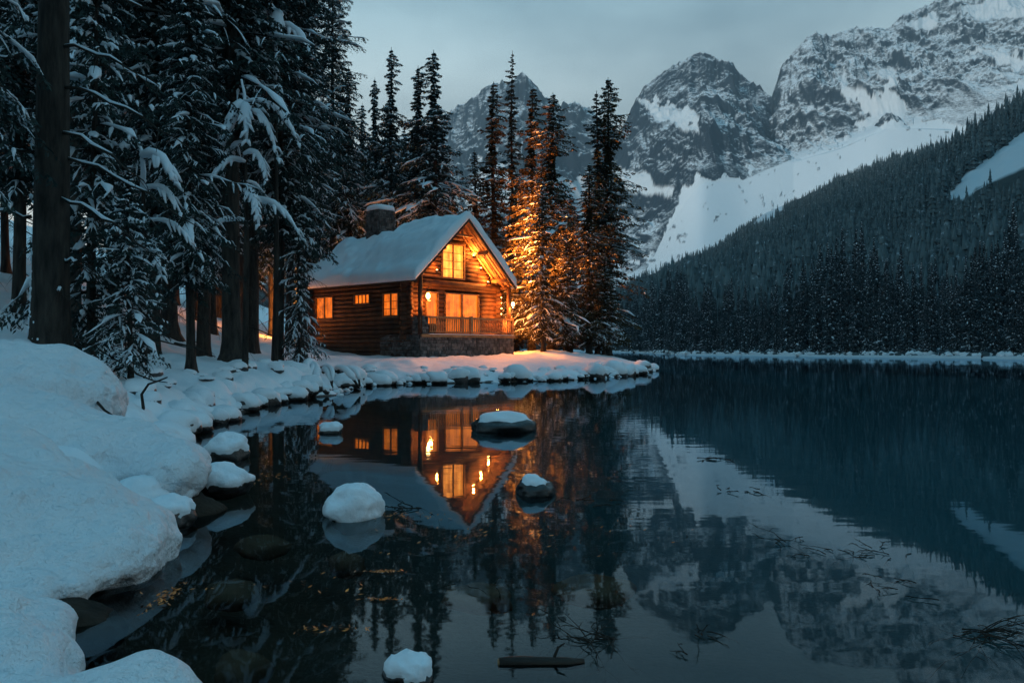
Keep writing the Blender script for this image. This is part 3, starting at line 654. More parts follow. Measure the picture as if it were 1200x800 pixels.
def window(nm, axis, fixed, a, b, z0, z1, panem, parent=C, muntins=(2, 0), out=-.17, fr=.07, curtain=True):
    def pt(s, d, z): return (fixed + d, s, z) if axis == 'v' else (s, fixed + d, z)
    def bx(m, s0, s1, d0, d1, q0, q1): 
        p, q = pt(s0, d0, q0), pt(s1, d1, q1); m.box([min(x, y) for x, y in zip(p, q)], [max(x, y) for x, y in zip(p, q)])
    m = MB()
    bx(m, a - fr, a, out, .05, z0 - fr, z1 + fr); bx(m, b, b + fr, out, .05, z0 - fr, z1 + fr)
    bx(m, a, b, out, .05, z1, z1 + fr); bx(m, a, b, out - .02, .05, z0 - fr, z0)
    for k in range(1, muntins[0]):
        s = a + (b - a) * k / muntins[0]; w = .045 if muntins[0] < 3 else .02; bx(m, s - w, s + w, out + .03, out + .09, z0, z1)
    for k in range(1, muntins[1] + 1):
        z = z0 + (z1 - z0) * k / (muntins[1] + 1)
        for j in range(muntins[0]):
            s0 = a + (b - a) * j / muntins[0] + .05; s1 = a + (b - a) * (j + 1) / muntins[0] - .05; bx(m, s0, s1, out + .04, out + .07, z - .014, z + .014)
    f = m.build(nm, M['frame'], parent)
    g = MB(); bx(g, a, b, out + .10, out + .12, z0, z1); g.build('pane', panem, f)
    return f
window('window', 'v', 0, *SW[0], M['pane_side'], muntins=(2, 2))
window('window', 'v', 0, *SW[1], M['pane_door'], muntins=(4, 0))
window('window', 'v', 0, *SW[2], M['pane_side'], muntins=(2, 0))
window('window', 'u', 0, GW[0], GW[1], GW[2], GW[3], M['pane_gable'], muntins=(2, 3), fr=.10)
window('window', 'u', 0, FD[0][0], FD[0][1], DK + .6, 3.4, M['pane_door'], muntins=(1, 0), fr=.08)
for a, b in ((2.68, 3.86), (3.98, 5.22)):
    dr = window('door', 'u', 0, a, b, DK + .12, 3.42, M['pane_door'], muntins=(1, 0), fr=.06)
    h = MB(); hx_ = b - .0 if a < 3 else a - .0; h.tube([(hx_, -.24, 2.05), (hx_, -.24, 2.3)], .018, 6); h.tube([(hx_, -.15, 2.17), (hx_, -.24, 2.17)], .012, 6); h.build('handle', M['metal'], dr)
# loft beam across the front, purlins, porch posts
m = MB(); m.tube([(-.45, -.22, EV - .12), (3, -.24, EV - .1), (WU + .35, -.22, EV - .12)], .17, 12); m.build('loft_beam', M['log'], C, True)
m = MB()
for u in (.0, 1.6, RU, 4.8, 6.4): zz = roof_z(u) - .30; m.tube([(u, -1.22, zz), (u, 4, zz), (u, WL + .5, zz - (.3 if u == RU else 0))], .12, 10)
m.build('purlins', M['wood'], C, True)
# diagonal struts of the little gable truss
m = MB(); m.tube([(RU - .75, -.9, RZ - .95), (RU + .75, -.9, RZ - .95)], .07, 8); m.tube([(RU, -.9, RZ - .95), (RU, -.9, RZ - .35)], .06, 8); m.build('gable_truss', M['wood'], C, True)
for (u, v) in ((.06, -.98), (WU - .1, -.98)):
    MB().tube([(u, v, DK), (u, v, 2.6), (u, v, roof_z(u) - .15)], [.13, .12, .13], 12).build('porch_post', M['log'], C, True)
m = MB(); m.tube([(WU - .1, -1.0, roof_z(WU - .1) - .22), (WU - .1, .2, roof_z(WU - .1) - .22)], .1, 8); m.tube([(.06, -1.0, roof_z(.06) - .22), (.06, .2, roof_z(.06) - .22)], .1, 8); m.build('porch_beam', M['log'], C, True)
# roof deck: two thin board planes with rafters below, dark barge boards
def roof_plane(u0, u1, v0, v1, z0, z1, th, m_, name):
    m = MB(); n = int(abs(v1 - v0) / .22)
    for i in range(n):
        a = v0 + (v1 - v0) * i / n + .004; b = v0 + (v1 - v0) * (i + 1) / n - .004; j = random.uniform(-.006, .006)
        m.add([(u0, a, z0 - th + j), (u1, a, z1 - th + j), (u1, b, z1 - th + j), (u0, b, z0 - th + j), (u0, a, z0), (u1, a, z1), (u1, b, z1), (u0, b, z0)], [(0, 3, 2, 1), (4, 5, 6, 7), (0, 1, 5, 4), (1, 2, 6, 5), (2, 3, 7, 6), (3, 0, 4, 7)])
    return m.build(name, m_, C)
XR = 3.95; ZX = 6.8; UX = 2.75                                     # rear wing: shorter, lower ridge
roof_plane(EL, RU, VF, XR, EV, RZ, .07, M['soffit'], 'roof_boards'); roof_plane(RU, ER + .02, VF, XR, RZ, EV, .07, M['soffit'], 'roof_boards')
roof_plane(EL, UX, XR, WL + .6, EV, ZX, .07, M['soffit'], 'roof_boards'); roof_plane(UX, ER, XR, WL + .6, ZX, EV, .07, M['soffit'], 'roof_boards')
m = MB()
for (a, za, b, zb) in ((EL - .05, EV - .03, RU, RZ + .03), (RU, RZ + .03, ER + .07, EV - .03)):
    m.add([(a, VF - .05, za - .26), (b, VF - .05, zb - .26), (b, VF - .05, zb), (a, VF - .05, za), (a, VF + .0, za - .26), (b, VF + .0, zb - .26), (b, VF + .0, zb), (a, VF + .0, za)], [(0, 1, 2, 3), (4, 7, 6, 5), (0, 4, 5, 1), (1, 5, 6, 2), (2, 6, 7, 3), (3, 7, 4, 0)])
m.build('barge_board', M['dark_trim'], C)
MB().box((EL - .07, VF, EV - .22), (EL - .02, WL + .6, EV + .0)).build('eave_board', M['dark_trim'], C)
# rafters under the overhang
m = MB()
for v in np.arange(VF + .3, -.15, .42):
    for (a, za, b, zb) in ((EL + .1, EV + .02, RU, RZ - .07), (RU, RZ - .07, ER - .1, EV + .02)):
        m.tube([(a, v, za - .13), (b, v, zb - .13)], .05, 6)
m.build('rafters', M['wood'], C)
# snow on the roof: a thick quilt with rolled edges
def roof_snow(v0, v1, ur, zr_, th, seed, nm, e0=True, e1=True):
    nu, nv = 90, 80; us = np.linspace(EL - .12, ER + .14, nu); vs = np.linspace(v0, v1, nv); U, Vv = np.meshgrid(us, vs)
    pl = zr_ - np.abs(U - ur) * np.where(U < ur, (zr_ - EV) / (ur - EL), (zr_ - EV) / (ER - ur))
    rnd = .22; plr = zr_ - (np.sqrt((U - ur) ** 2 + rnd ** 2) - .02) * np.where(U < ur, (zr_ - EV) / (ur - EL), (zr_ - EV) / (ER - ur)) + .10
    d = np.minimum(U - us[0], us[-1] - U) / .38
    if e0: d = np.minimum(d, (Vv - v0) / .25)
    if e1: d = np.minimum(d, (v1 - Vv) / .4)
    k = np.sqrt(np.clip(1 - (1 - np.clip(d, 0, 1)) ** 2, 0, 1))
    T = th * k * (1 + .42 * fbm(U * .7 + seed, Vv * .7, o=3) + .07 * fbm(U * 2.5, Vv * 2.5 + seed, o=3)) + .0
    top = np.maximum(plr, pl) * 1.0 + T + .01; bot = pl - .0 - .05 * (np.clip(1 - d, 0, 1))
    ov = .10 * np.sin(np.clip(d, 0, 1) * np.pi)
    Ut = U + np.where(U < ur, -1, 1) * 0.10 * k * np.clip(1 - d * .6, 0, 1)
    Vt = Vv + (-.07 * k * np.clip(1 - (Vv - v0) / .4, 0, 1) if e0 else 0)
    A = np.stack([Ut, Vt, top], -1).reshape(-1, 3); B = np.stack([U, Vv, bot], -1).reshape(-1, 3)
    q = grid_quads(nv, nu); n = nu * nv; I = np.arange(n).reshape(nv, nu); ring = np.r_[I[0, :], I[1:, -1], I[-1, -2::-1], I[-2:0:-1, 0]]
    sd = np.stack([ring, ring + n, np.roll(ring, -1) + n, np.roll(ring, -1)], -1)
    return link_mesh(nm, np.concatenate([A, B]), np.concatenate([q, q[:, ::-1] + n, sd]), M['snow'], C, True)
roof_snow(VF - .10, XR + .25, RU, RZ, .36, 1, 'roof_snow'); roof_snow(XR, WL + .8, UX, ZX, .42, 9, 'roof_snow', e0=False)
# chimney
def stone_courses(m, u0, u1, v, z0, z1, ax, sgn, sw=.30, sh=.16, dep=.05):
    z = z0; row = 0
    while z < z1 - .02:
        h_ = min(sh * random.uniform(.75, 1.3), z1 - z); s = u0 - random.uniform(0, sw * .6)
        while s < u1:
            w = sw * random.uniform(.55, 1.5); a = max(s, u0); b = min(s + w, u1)
            if b - a > .04:
                d_ = dep * random.uniform(.5, 1.3)
                if ax == 'u': m.box((a + .012, v - (d_ if sgn < 0 else 0), z + .01), (b - .012, v + (d_ if sgn > 0 else 0), z + h_ - .01), .014)
                else: m.box((v - (d_ if sgn < 0 else 0), a + .012, z + .01), (v + (d_ if sgn > 0 else 0), b - .012, z + h_ - .01), .014)
            s += w
        z += h_; row += 1
cu0, cu1, cv0, cv1, cz = 2.55, 3.75, 5.55, 6.75, 8.72
ch = MB().box((cu0, cv0, 5.5), (cu1, cv1, cz)).build('chimney', M['mortar'], C)
m = MB(); stone_courses(m, cu0, cu1, cv0, 6.0, cz, 'u', -1, .26, .17, .06); stone_courses(m, cv0, cv1, cu0, 6.0, cz, 'v', -1, .26, .17, .06); stone_courses(m, cu0, cu1, cv1, 6.0, cz, 'u', 1, .26, .17, .06); stone_courses(m, cv0, cv1, cu1, 6.0, cz, 'v', 1, .26, .17, .06)
m.build('chimney_stones', M['stone'], ch)
v_, f_ = ico(4); q = np.sign(v_) * np.abs(v_) ** .55 * ((cu1 - cu0) / 2 + .13, (cv1 - cv0) / 2 + .13, .27) + ((cu0 + cu1) / 2, (cv0 + cv1) / 2, cz + .10); q[:, 2] = np.maximum(q[:, 2], cz) + .02 * fbm(q[:, 0] * 2, q[:, 1] * 2, o=2)
link_mesh('chimney_snow', q, f_, M['snow'], ch, True)
# foundation, deck, railing
m = MB().box((-.02, -1.12, -1.2), (WU + .15, .1, DK - .16)).box((-.10, -1.12, -1.2), (.12, 2.1, DK - .02)).build('foundation', M['mortar'], C)
q = MB(); stone_courses(q, -.1, WU + .15, -1.12, -.7, DK - .16, 'u', -1); stone_courses(q, -1.12, 2.1, -.10, -.7, DK - .02, 'v', -1); q.build('foundation_stones', M['stone'], m)
MB().box((.06, -1.10, DK + .0), (.50, -.55, DK + .95)).build('porch_pier', M['mortar'], C)
q = MB(); stone_courses(q, .06, .50, -1.10, DK, DK + .95, 'u', -1, .2, .13, .05); stone_courses(q, -1.10, -.10, .02, DK, DK + .95, 'v', -1, .2, .13, .05); q.build('pier_stones', M['stone'], C)
m = MB()
for i in range(34):
    a = -.05 + i * .212; m.box((a, -1.22, DK - .10), (a + .205, -.12, DK - .03 + random.uniform(-.004, .004)))
m.build('porch_deck', M['wood'], C)
MB().box((-.05, -1.25, DK - .16), (WU + .2, -1.20, DK - .01)).build('deck_fascia', M['wood'], C)
def railing(a, b, ax='u', fx=-1.12):
    m = MB()
    def bx(s0, s1, d0, d1, z0, z1): m.box((s0, fx + d0, z0), (s1, fx + d1, z1)) if ax == 'u' else m.box((fx + d0, s0, z0), (fx + d1, s1, z1))
    bx(a, b, -.06, .06, DK + .85, DK + .95); bx(a, b, -.03, .03, DK + .10, DK + .16)
    n = int((b - a) / .135)
    for i in range(n): s = a + (b - a) * (i + .5) / n; bx(s - .028, s + .028, -.022, .022, DK + .16, DK + .86)
    m.build('railing', M['wood'], C)
railing(.56, 3.55); railing(3.72, WU - .05); railing(-1.05, -.15, 'v', WU + .05)
for u in (3.635, WU + .04): MB().box((u - .07, -1.20, DK - .03), (u + .07, -1.05, DK + 1.02)).build('railing_post', M['wood'], C)
q = MB().box((.5, -1.24, DK - .01), (WU + .1, -1.15, DK + .02), .006).build('deck_snow', M['snow'], C)

# lamps of the cabin, and added unseen floods
def lamp(u, v, z, power, size=.05, col=(1, .29, .05)):
    l_ = bpy.data.lights.new('lamp_light', 'POINT'); l_.energy = power; l_.color = col; l_.shadow_soft_size = size
    o = bpy.data.objects.new('lamp_light', l_); COL.objects.link(o); o.location = cab(u, v, z); return o
def lantern(u, v, z, label, power, sc=1.0):
    t = thing('porch_lantern', label, 'lantern', cab(u, v, z), CA, sc=sc)
    m = MB(); m.tube([(0, 0, .17), (0, 0, .34)], .012, 6); m.tube([(0, 0, .13), (0, 0, .18)], [.10, .02], 8); m.tube([(0, 0, -.15), (0, 0, -.12)], .085, 8)
    for k in range(4): a = k * math.pi / 2 + .78; m.tube([(.075 * math.cos(a), .075 * math.sin(a), -.13), (.075 * math.cos(a), .075 * math.sin(a), .14)], .008, 4)
    m.build('lantern_case', M['metal'], t)
    v_, f_ = ico(2); link_mesh('glowing_globe', v_ * (.072, .072, .105), f_, M['bulb'], t, True)
    l_ = lamp(u, v, z - .22, power, .06); return t
lantern(.28, -1.34, 3.12, 'bright lantern hanging at the left corner of the cabin porch', 330, 1.6)
lantern(WU + .24, 1.1, 3.3, 'wall lantern on the right side of the cabin facing the glowing spruces', 2600, 1.0)
def added_floodlight(u, v, z, label, energy, aim, size):  # unseen lamps added to throw orange light onto the spruces
    ft_ = thing('added_floodlight', label, 'added_floodlight', cab(u, v, z), 0)
    MB().tube([(-.1, -.08, -.04), (.0, .0, 0), (.08, .06, .05)], [.05, .09, .10], 10).build('lamp_case', M['metal'], ft_)
    v_, f_ = ico(2); link_mesh('glowing_lens', v_ * (.07, .07, .07) + (.085, .065, .055), f_, M['bulb'], ft_, True)
    fl = bpy.data.lights.new('added_flood_light', 'SPOT'); fl.energy = energy; fl.color = (1, .27, .045); fl.spot_size = R(size); fl.spot_blend = 1; fl.shadow_soft_size = .1
    flo = bpy.data.objects.new('added_flood_light', fl); COL.objects.link(flo); p0 = Vector(cab(u, v, z)) + Vector((.22, .16, .14)); flo.location = p0; flo.rotation_euler = (Vector(aim) - p0).to_track_quat('-Z', 'Y').to_euler()
added_floodlight(WU + .15, .35, 3.55, 'floodlight under the right eave of the cabin nearest the porch', 24000, (5.5, 52, 12.0), 92)
added_floodlight(WU + .15, 4.2, 3.55, 'floodlight under the right eave of the cabin farther back from the porch', 40000, (7.4, 54, 10.5), 76)
lantern(.7, 9.9, 1.9, 'wall lantern behind the rear left corner of the cabin among the trunks', 4200, 1.0)
def bulb_string(pts, label, powers):
    o0 = cab(*pts[0]); t = thing('light_string', label, 'string lights', o0, 0)
    P = [Vector(cab(*p)) - Vector(o0) for p in pts]
    MB().tube(P, .008, 4).build('cable', M['metal'], t)
    v_, f_ = ico(1); n = 0
    for a, b in zip(P[:-1], P[1:]):
        k = max(1, int((b - a).length / .30))
        for j in range(k):
            p = a.lerp(b, (j + .5) / k) + Vector((random.uniform(-.03, .03), random.uniform(-.03, .03), -.03)); link_mesh('light_bulb', v_ * .034 * random.uniform(.7, 1.3) + np.array(p), f_, M['bulb'], t, True)
    for (u, v, z, pw) in powers: lamp(u, v, z, pw, .10)
    return t
bulb_string([(WU - .3, -.62, 3.55), (WU - .28, -.60, 2.6), (WU - .3, -.62, 1.3)], 'string of warm bulbs hanging down the right log corner of the porch', [(WU - .7, -.8, 3.1, 200), (WU - .8, -.75, 1.9, 150)])
bulb_string([(.45, -.60, 3.55), (.40, -.60, 2.9), (.45, -.62, 2.2)], 'string of warm bulbs over the left log corner of the porch', [(1.0, -.75, 2.8, 170)])
def uplight(u, v, z, label, power):
    t = thing('wall_uplight', label, 'wall light', cab(u, v, z), CA)
    m = MB(); m.tube([(0, 0, -.12), (0, 0, .02)], [.05, .07], 10); m.tube([(0, .04, -.06), (0, .20, -.06)], .02, 6); m.build('lamp_case', M['metal'], t)
    v_, f_ = ico(2); link_mesh('glowing_lens', v_ * (.055, .055, .03) + (0, 0, .03), f_, M['bulb'], t, True); lamp(u, v, z + .16, power, .06, (1, .28, .045))
uplight(4.55, -.42, 5.62, 'small uplight on the gable logs nearest the roof peak', 170)
uplight(5.15, -.42, 4.95, 'small uplight on the gable logs halfway down the right slope', 200)
uplight(5.75, -.42, 4.20, 'small uplight on the gable logs lowest under the right slope', 170)
uplight(1.75, -.42, 4.6, 'small uplight on the gable logs left of the upper window', 60)
lantern(WU - .15, -1.36, 2.95, 'lantern on the right front post of the porch', 330, 1.4)


# ---------------------------------------------------------------- conifers
def conifer(seed, H=18, Rm=2.2, base=.15, nb=150, droop=.35, up=.10, ntw=14, nbl=6, bl=.14, bw=.030, snow=.6, sthick=.05, tr=.2, power=.8, irreg=.25, dead=6, lean=0.0, label=None, cat='spruce', name='spruce_tree', needle=None, trunk_snow=False, topround=0.0):
    g = np.random.default_rng(seed); root = thing(name, label or 'snow laden spruce', cat)
    # trunk
    zs = np.array([-.6, -.1, .15, .5, 1.2, 2.5, *np.linspace(.2, 1, 9)[1:] * H]); zs = np.unique(zs)
    wob = lambda z: np.stack([lean * z + .05 * np.sin(z * .5 + seed), .05 * np.cos(z * .43 + seed), z], -1)
    rad = tr * (1 - np.clip(zs, 0, H) / H) ** .8 + .012; rad *= 1 + .75 * np.exp(-np.clip(zs + .1, 0, 9) / .28)
    n = 14; a = np.arange(n) * 2 * np.pi / n
    P = wob(zs); fl = 1 + (.18 * np.sin(a * 3 + seed) + .12 * np.sin(a * 5 + 2 * seed))[None] * np.exp(-np.clip(zs, 0, 9) / .4)[:, None]
    V = P[:, None] + np.stack([rad[:, None] * fl * np.cos(a), rad[:, None] * fl * np.sin(a), np.zeros((len(zs), n))], -1)
    I = np.arange(len(zs) * n).reshape(len(zs), n); Q = np.stack([I[:-1], np.roll(I, -1, 1)[:-1], np.roll(I, -1, 1)[1:], I[1:]], -1).reshape(-1, 4)
    parts = [(V.reshape(-1, 3), Q)]
    # boughs
    t = base + (1 - base) * (np.arange(nb) + g.random(nb)) / nb; t = np.minimum(t, .985)
    tt = (t - base) / (1 - base); Lb = Rm * (np.clip(1 - tt, 0, 1) ** power * (1 - topround) + topround * np.sqrt(np.clip(1 - tt ** 2, 0, 1))) * np.clip(.45 + tt * 5, 0, 1) * g.uniform(.40, 1.15, nb) + .10 * np.clip(3 * (1 - tt), .1, 1)
    z0 = t * H; az = np.arange(nb) * 2.39996 + g.uniform(-.5, .5, nb)
    Lb *= 1 + irreg * vnoise(z0 * .9 + seed * 7, az * 0 + seed) + irreg * 1.3 * vnoise(np.cos(az) * 1.3 + seed, np.sin(az) * 1.3, z0 * .55)
    Lb = np.clip(Lb, .03, None)
    m = 7; s = np.linspace(0, 1, m)[None]; dv = np.stack([np.cos(az), np.sin(az), 0 * az], -1)
    dr = droop * g.uniform(.6, 1.4, nb) * (1.15 - .6 * tt); upv = up * (1 + 1.5 * tt)
    cx = wob(z0)
    zc = (upv[:, None] * s - dr[:, None] * s ** 1.7 + .16 * np.clip(s - .6, 0, 1) ) * Lb[:, None]
    B = cx[:, None] + dv[:, None] * (s * Lb[:, None])[..., None]; B[..., 2] += zc
    B[..., :2] += (g.normal(0, .03, (nb, m, 2)) * (s * Lb[:, None])[..., None])
    wr = (.010 + .012 * Lb)[:, None] * (1.05 - s); parts.append(batch_tubes(B, wr, wr, 3))
    # bare dead limbs on the lower trunk
    if dead:
        dz = g.uniform(.8, max(base * H, 1.6), dead); da = g.uniform(0, 6.28, dead); dl = g.uniform(.4, 1.3, dead) * (.6 + .4 * Rm / 2)
        D = wob(dz)[:, None] + np.stack([np.cos(da), np.sin(da), 0 * da], -1)[:, None] * (s * dl[:, None])[..., None]; D[..., 2] += -(.5 * s ** 1.4) * dl[:, None]; D += g.normal(0, .02, D.shape)
        w_ = .018 * (1.1 - s) + 0 * dl[:, None]; parts.append(batch_tubes(D, w_, w_, 4))
        tw = []
        for k in range(dead):
            for j in range(5):
                p0 = D[k, 2 + j % 5]; ang = da[k] + g.choice([-1, 1]) * g.uniform(.5, 1.1); ll = dl[k] * g.uniform(.25, .5)
                q = p0[None] + np.array([math.cos(ang), math.sin(ang), -.9])[None] * (s[0] * ll)[:, None]; q[:, 2] -= .3 * s[0] ** 2 * ll; tw.append(q)
        tw = np.array(tw); w_ = .007 * (1.2 - s) + np.zeros((len(tw), 1)); parts.append(batch_tubes(tw, w_, w_, 3))
    V, Q = merge(parts); link_mesh('trunk', V, Q, M['bark'], root, True)
    # twigs with needle blades
    st = np.linspace(.10, 1, ntw)[None].repeat(nb, 0) + g.uniform(-.03, .03, (nb, ntw)); st = np.clip(st, 0, 1)
    fi = st * (m - 1); i0 = np.clip(fi.astype(int), 0, m - 2); fr = (fi - i0)[..., None]; ar = np.arange(nb)[:, None]
    tp = B[ar, i0] * (1 - fr) + B[ar, i0 + 1] * fr; bd = B[ar, i0 + 1] - B[ar, i0]; bd /= np.linalg.norm(bd, axis=2, keepdims=True) + 1e-9
    side = np.stack([-np.sin(az), np.cos(az), 0 * az], -1)[:, None] * np.where(np.arange(ntw) % 2 == 0, 1, -1)[None, :, None]
    th = g.uniform(.55, 1.15, (nb, ntw))[..., None]; td = bd * np.cos(th) + side * np.sin(th); td[..., 2] -= g.uniform(.10, .55, (nb, ntw)); td /= np.linalg.norm(td, axis=2, keepdims=True)
    ks = np.clip(.22 + 2.4 * (1 - tt), .22, 1)[:, None]
    tl = (Lb[:, None] * .42 * (1.12 - st) + .10 * ks) * g.uniform(.6, 1.2, (nb, ntw))
    fb = (np.arange(nbl) + .5) / nbl; c0 = tp[:, :, None] + td[:, :, None] * (tl[..., None] * fb)[..., None]; c0[..., 2] -= (.35 * (tl[..., None] * fb ** 2))
    sgn = np.where(np.arange(nbl) % 2 == 0, 1, -1)[None, None, :, None]
    pr = np.cross(td, np.array([0, 0, 1.0])); pr /= np.linalg.norm(pr, axis=2, keepdims=True) + 1e-9
    dd = td[:, :, None] * .75 + pr[:, :, None] * sgn * .6 + g.normal(0, .30, c0.shape); dd[..., 2] -= .25; dd /= np.linalg.norm(dd, axis=3, keepdims=True)
    ln = bl * g.uniform(.7, 1.5, c0.shape[:3])[..., None] * ks[:, :, None, None]; wv = np.cross(dd, g.normal(0, 1, c0.shape)); wv /= np.linalg.norm(wv, axis=3, keepdims=True) + 1e-9; wv *= bw * g.uniform(.7, 1.4, c0.shape[:3])[..., None]
    a0 = c0; b0 = c0 + dd * ln * .45 + wv; c1 = c0 + dd * ln; d0 = c0 + dd * ln * .45 - wv
    VV = np.stack([a0, b0, c1, d0], 3).reshape(-1, 3); QQ = np.arange(len(VV)).reshape(-1, 4)
    link_mesh('crown', VV, QQ, needle or M['needles'], root)
    # snow lying on the boughs
    if snow > 0:
        sp = []
        k = g.random(nb) < min(1, snow * 1.25); Bs = B[k]; ns = len(Bs)
        if ns:
            sB = np.clip((Bs[:, 1:]), -1e9, 1e9); s2 = s[:, 1:] + 0 * Lb[k][:, None]
            lump = np.clip(.75 + .9 * vnoise(s2 * 5 + np.arange(ns)[:, None] * 3.1, s2 * 0 + seed), .05, 1.6)
            pr_ = np.sin(np.clip(s2, .0, 1) * np.pi * .92) ** .6 + .08
            w2 = (.035 + .048 * Lb[k][:, None]) * lump * pr_ * g.uniform(.5, 1.3, (ns, 1)); h2 = np.minimum(w2 * .55, sthick * 1.6) ; Bc = sB.copy(); Bc[..., 2] += h2 * .7 + .01
            w2[:, 0] *= .3; h2[:, 0] *= .3; w2[:, -1] *= .25; h2[:, -1] *= .3
            sp.append(batch_tubes(Bc, w2, h2, 7))
        kt = g.random((nb, ntw)) < snow * .7; p0 = tp[kt]; d0_ = td[kt]; l0 = tl[kt]; nn = len(p0)
        f4 = np.array([.12, .36, .62, .85])[None]; T = p0[:, None] + d0_[:, None] * (l0[:, None] * f4)[..., None]; T[..., 2] -= .35 * l0[:, None] * f4 ** 2 - .02
        w3 = (sthick * .75 * g.uniform(.5, 1.3, (nn, 1))) * np.array([.5, 1.1, .9, .15])[None] * (1 + .4 * g.normal(0, 1, (nn, 4))).clip(.3, 1.7); h3 = w3 * .6; T[..., 2] += h3
        sp.append(batch_tubes(T, w3, h3, 4))
        V, Q = merge(sp); link_mesh('snow', V, Q, M['tree_snow'], root, True)
    return root
def place(proto, px, Y, label, group=None, sc=1.0, rz=None, x=None, scz=None, dz=0, cat=None):
    X = (px - 600) / F * Y if x is None else x; z = gz(X, Y) - .05 + dz; rz = random.uniform(0, 6.28) if rz is None else rz
    s3 = (sc, sc, scz or sc)
    if not proto.get('_used'):
        proto['_used'] = 1; t = proto; t.location = (X, Y, z); t.rotation_euler = (0, 0, rz); t.scale = s3; t['label'] = label
        if group: t['group'] = group
    else: t = dup(proto, (X, Y, z), rz, s3, label, group)
    if cat: t['category'] = cat
    return t
Aq = conifer(1, H=20, Rm=2.4, base=.23, nb=280, ntw=20, nbl=7, bl=.125, bw=.028, snow=.36, sthick=.045, tr=.19, power=.75, droop=.5, irreg=.4, dead=10)
Bq = conifer(2, H=17, Rm=2.0, base=.19, nb=240, ntw=20, nbl=7, bl=.12, bw=.027, snow=.42, sthick=.05, tr=.15, power=.7, droop=.6, irreg=.45, dead=8)
Cq = conifer(3, H=22, Rm=2.7, base=.29, nb=280, ntw=20, nbl=7, bl=.13, bw=.03, snow=.30, sthick=.045, tr=.25, power=.7, droop=.45, irreg=.45, dead=14)
Dq = conifer(4, H=9, Rm=1.5, base=.10, nb=110, ntw=14, nbl=6, bl=.12, bw=.026, snow=.5, sthick=.06, tr=.09, power=.8, droop=.6, irreg=.4, dead=5)
# slim sky-line spruces
Eq = conifer(5, H=20, Rm=2.2, base=.10, nb=320, ntw=12, nbl=6, bl=.16, bw=.036, snow=.45, sthick=.055, tr=.2, power=.72, droop=.7, irreg=.7, dead=0)
Gq = conifer(6, needle=M['needles_lit'], H=20, Rm=1.8, base=.06, nb=250, ntw=11, nbl=6, bl=.16, bw=.040, snow=.24, sthick=.04, tr=.17, power=.72, droop=.5, irreg=.9, dead=4)
Hq = conifer(7, H=20, Rm=.85, base=.10, nb=170, ntw=9, nbl=6, bl=.15, bw=.040, snow=.10, sthick=.03, tr=.13, power=.6, droop=.4, irreg=1.0, dead=4)
Iq = conifer(8, needle=M['needles_lit'], H=20, Rm=2.1, base=.07, nb=340, ntw=12, nbl=6, bl=.16, bw=.040, snow=.30, sthick=.045, tr=.22, power=.75, droop=.5, irreg=.9, dead=6, topround=.08)
Jq = conifer(9, needle=M['needles_lit'], H=12, Rm=1.7, base=.08, nb=190, ntw=14, nbl=6, bl=.14, bw=.034, snow=.42, sthick=.05, tr=.13, power=.85, droop=.5, irreg=.4, dead=3)

# notable trees of the left grove
place(Cq, 272, 22, 'thick dark trunk spruce with a clear lower stem, left of the warmly lit roots', rz=.5)
place(Aq, 326, 27, 'spruce with leaning flared trunk just left of the drooping lit branches', rz=2.0)
place(Bq, 222, 17.5, 'bushy spruce whose boughs hang down to the snow, between the two bare trunks', sc=.62, scz=.62, rz=1.0)
place(Dq, 110, 14.5, 'young spruce with thin bare stem right of the biggest trunk', sc=.80, scz=.95, rz=.3)
place(Dq, 152, 13.5, 'crooked sapling with snow piled at its crown and a bent thin stem', sc=.50, scz=.42, rz=2.4)
place(Dq, 350, 27, 'thin spruce with drooping twigs lit orange from behind, beside the cabin', sc=.55, scz=.7, rz=4.0)
place(Aq, 352, 34, 'tall spruce at the right edge of the grove, standing against the sky', sc=1.0, scz=1.05, rz=1.1)
place(Cq, 357, 40, 'spruce overlapping the left end of the cabin roof with its snowy boughs', sc=.62, scz=.8, rz=2.9)
place(Bq, -75, 11.5, 'spruce at the very left edge of the photo with snow heaped low boughs', sc=.72, scz=.8, rz=.2)
GL = 'dark snow dusted spruce deep in the grove left of the cabin'; GG = 'spruces in the grove left of the cabin'
k = 0
for (px, Y) in [(20, 22), (85, 19), (128, 24), (178, 22), (205, 30), (240, 27), (160, 33), (300, 34), (335, 42), (250, 38), (60, 30), (105, 36), (10, 34), (140, 42), (190, 44), (225, 46), (280, 46), (318, 52), (365, 52), (392, 56), (350, 60),
                (300, 60), (255, 58), (205, 58), (150, 56), (95, 50), (45, 46), (-10, 44), (-40, 30), (-60, 22), (-110, 26), (-90, 38), (-150, 32), (-60, 55), (20, 60), (75, 64), (130, 68), (180, 70), (235, 70), (290, 72), (340, 72), (385, 70), (-200, 24), (-260, 28), (-320, 20), (-180, 44)]:
    k += 1; pr_ = (Aq, Bq, Cq)[k % 3]; sc = random.uniform(.85, 1.15) * (1 if Y > 20 else .9)
    place(pr_, px + random.uniform(-6, 6), Y, GL, GG, sc=sc, scz=sc * random.uniform(.95, 1.15))
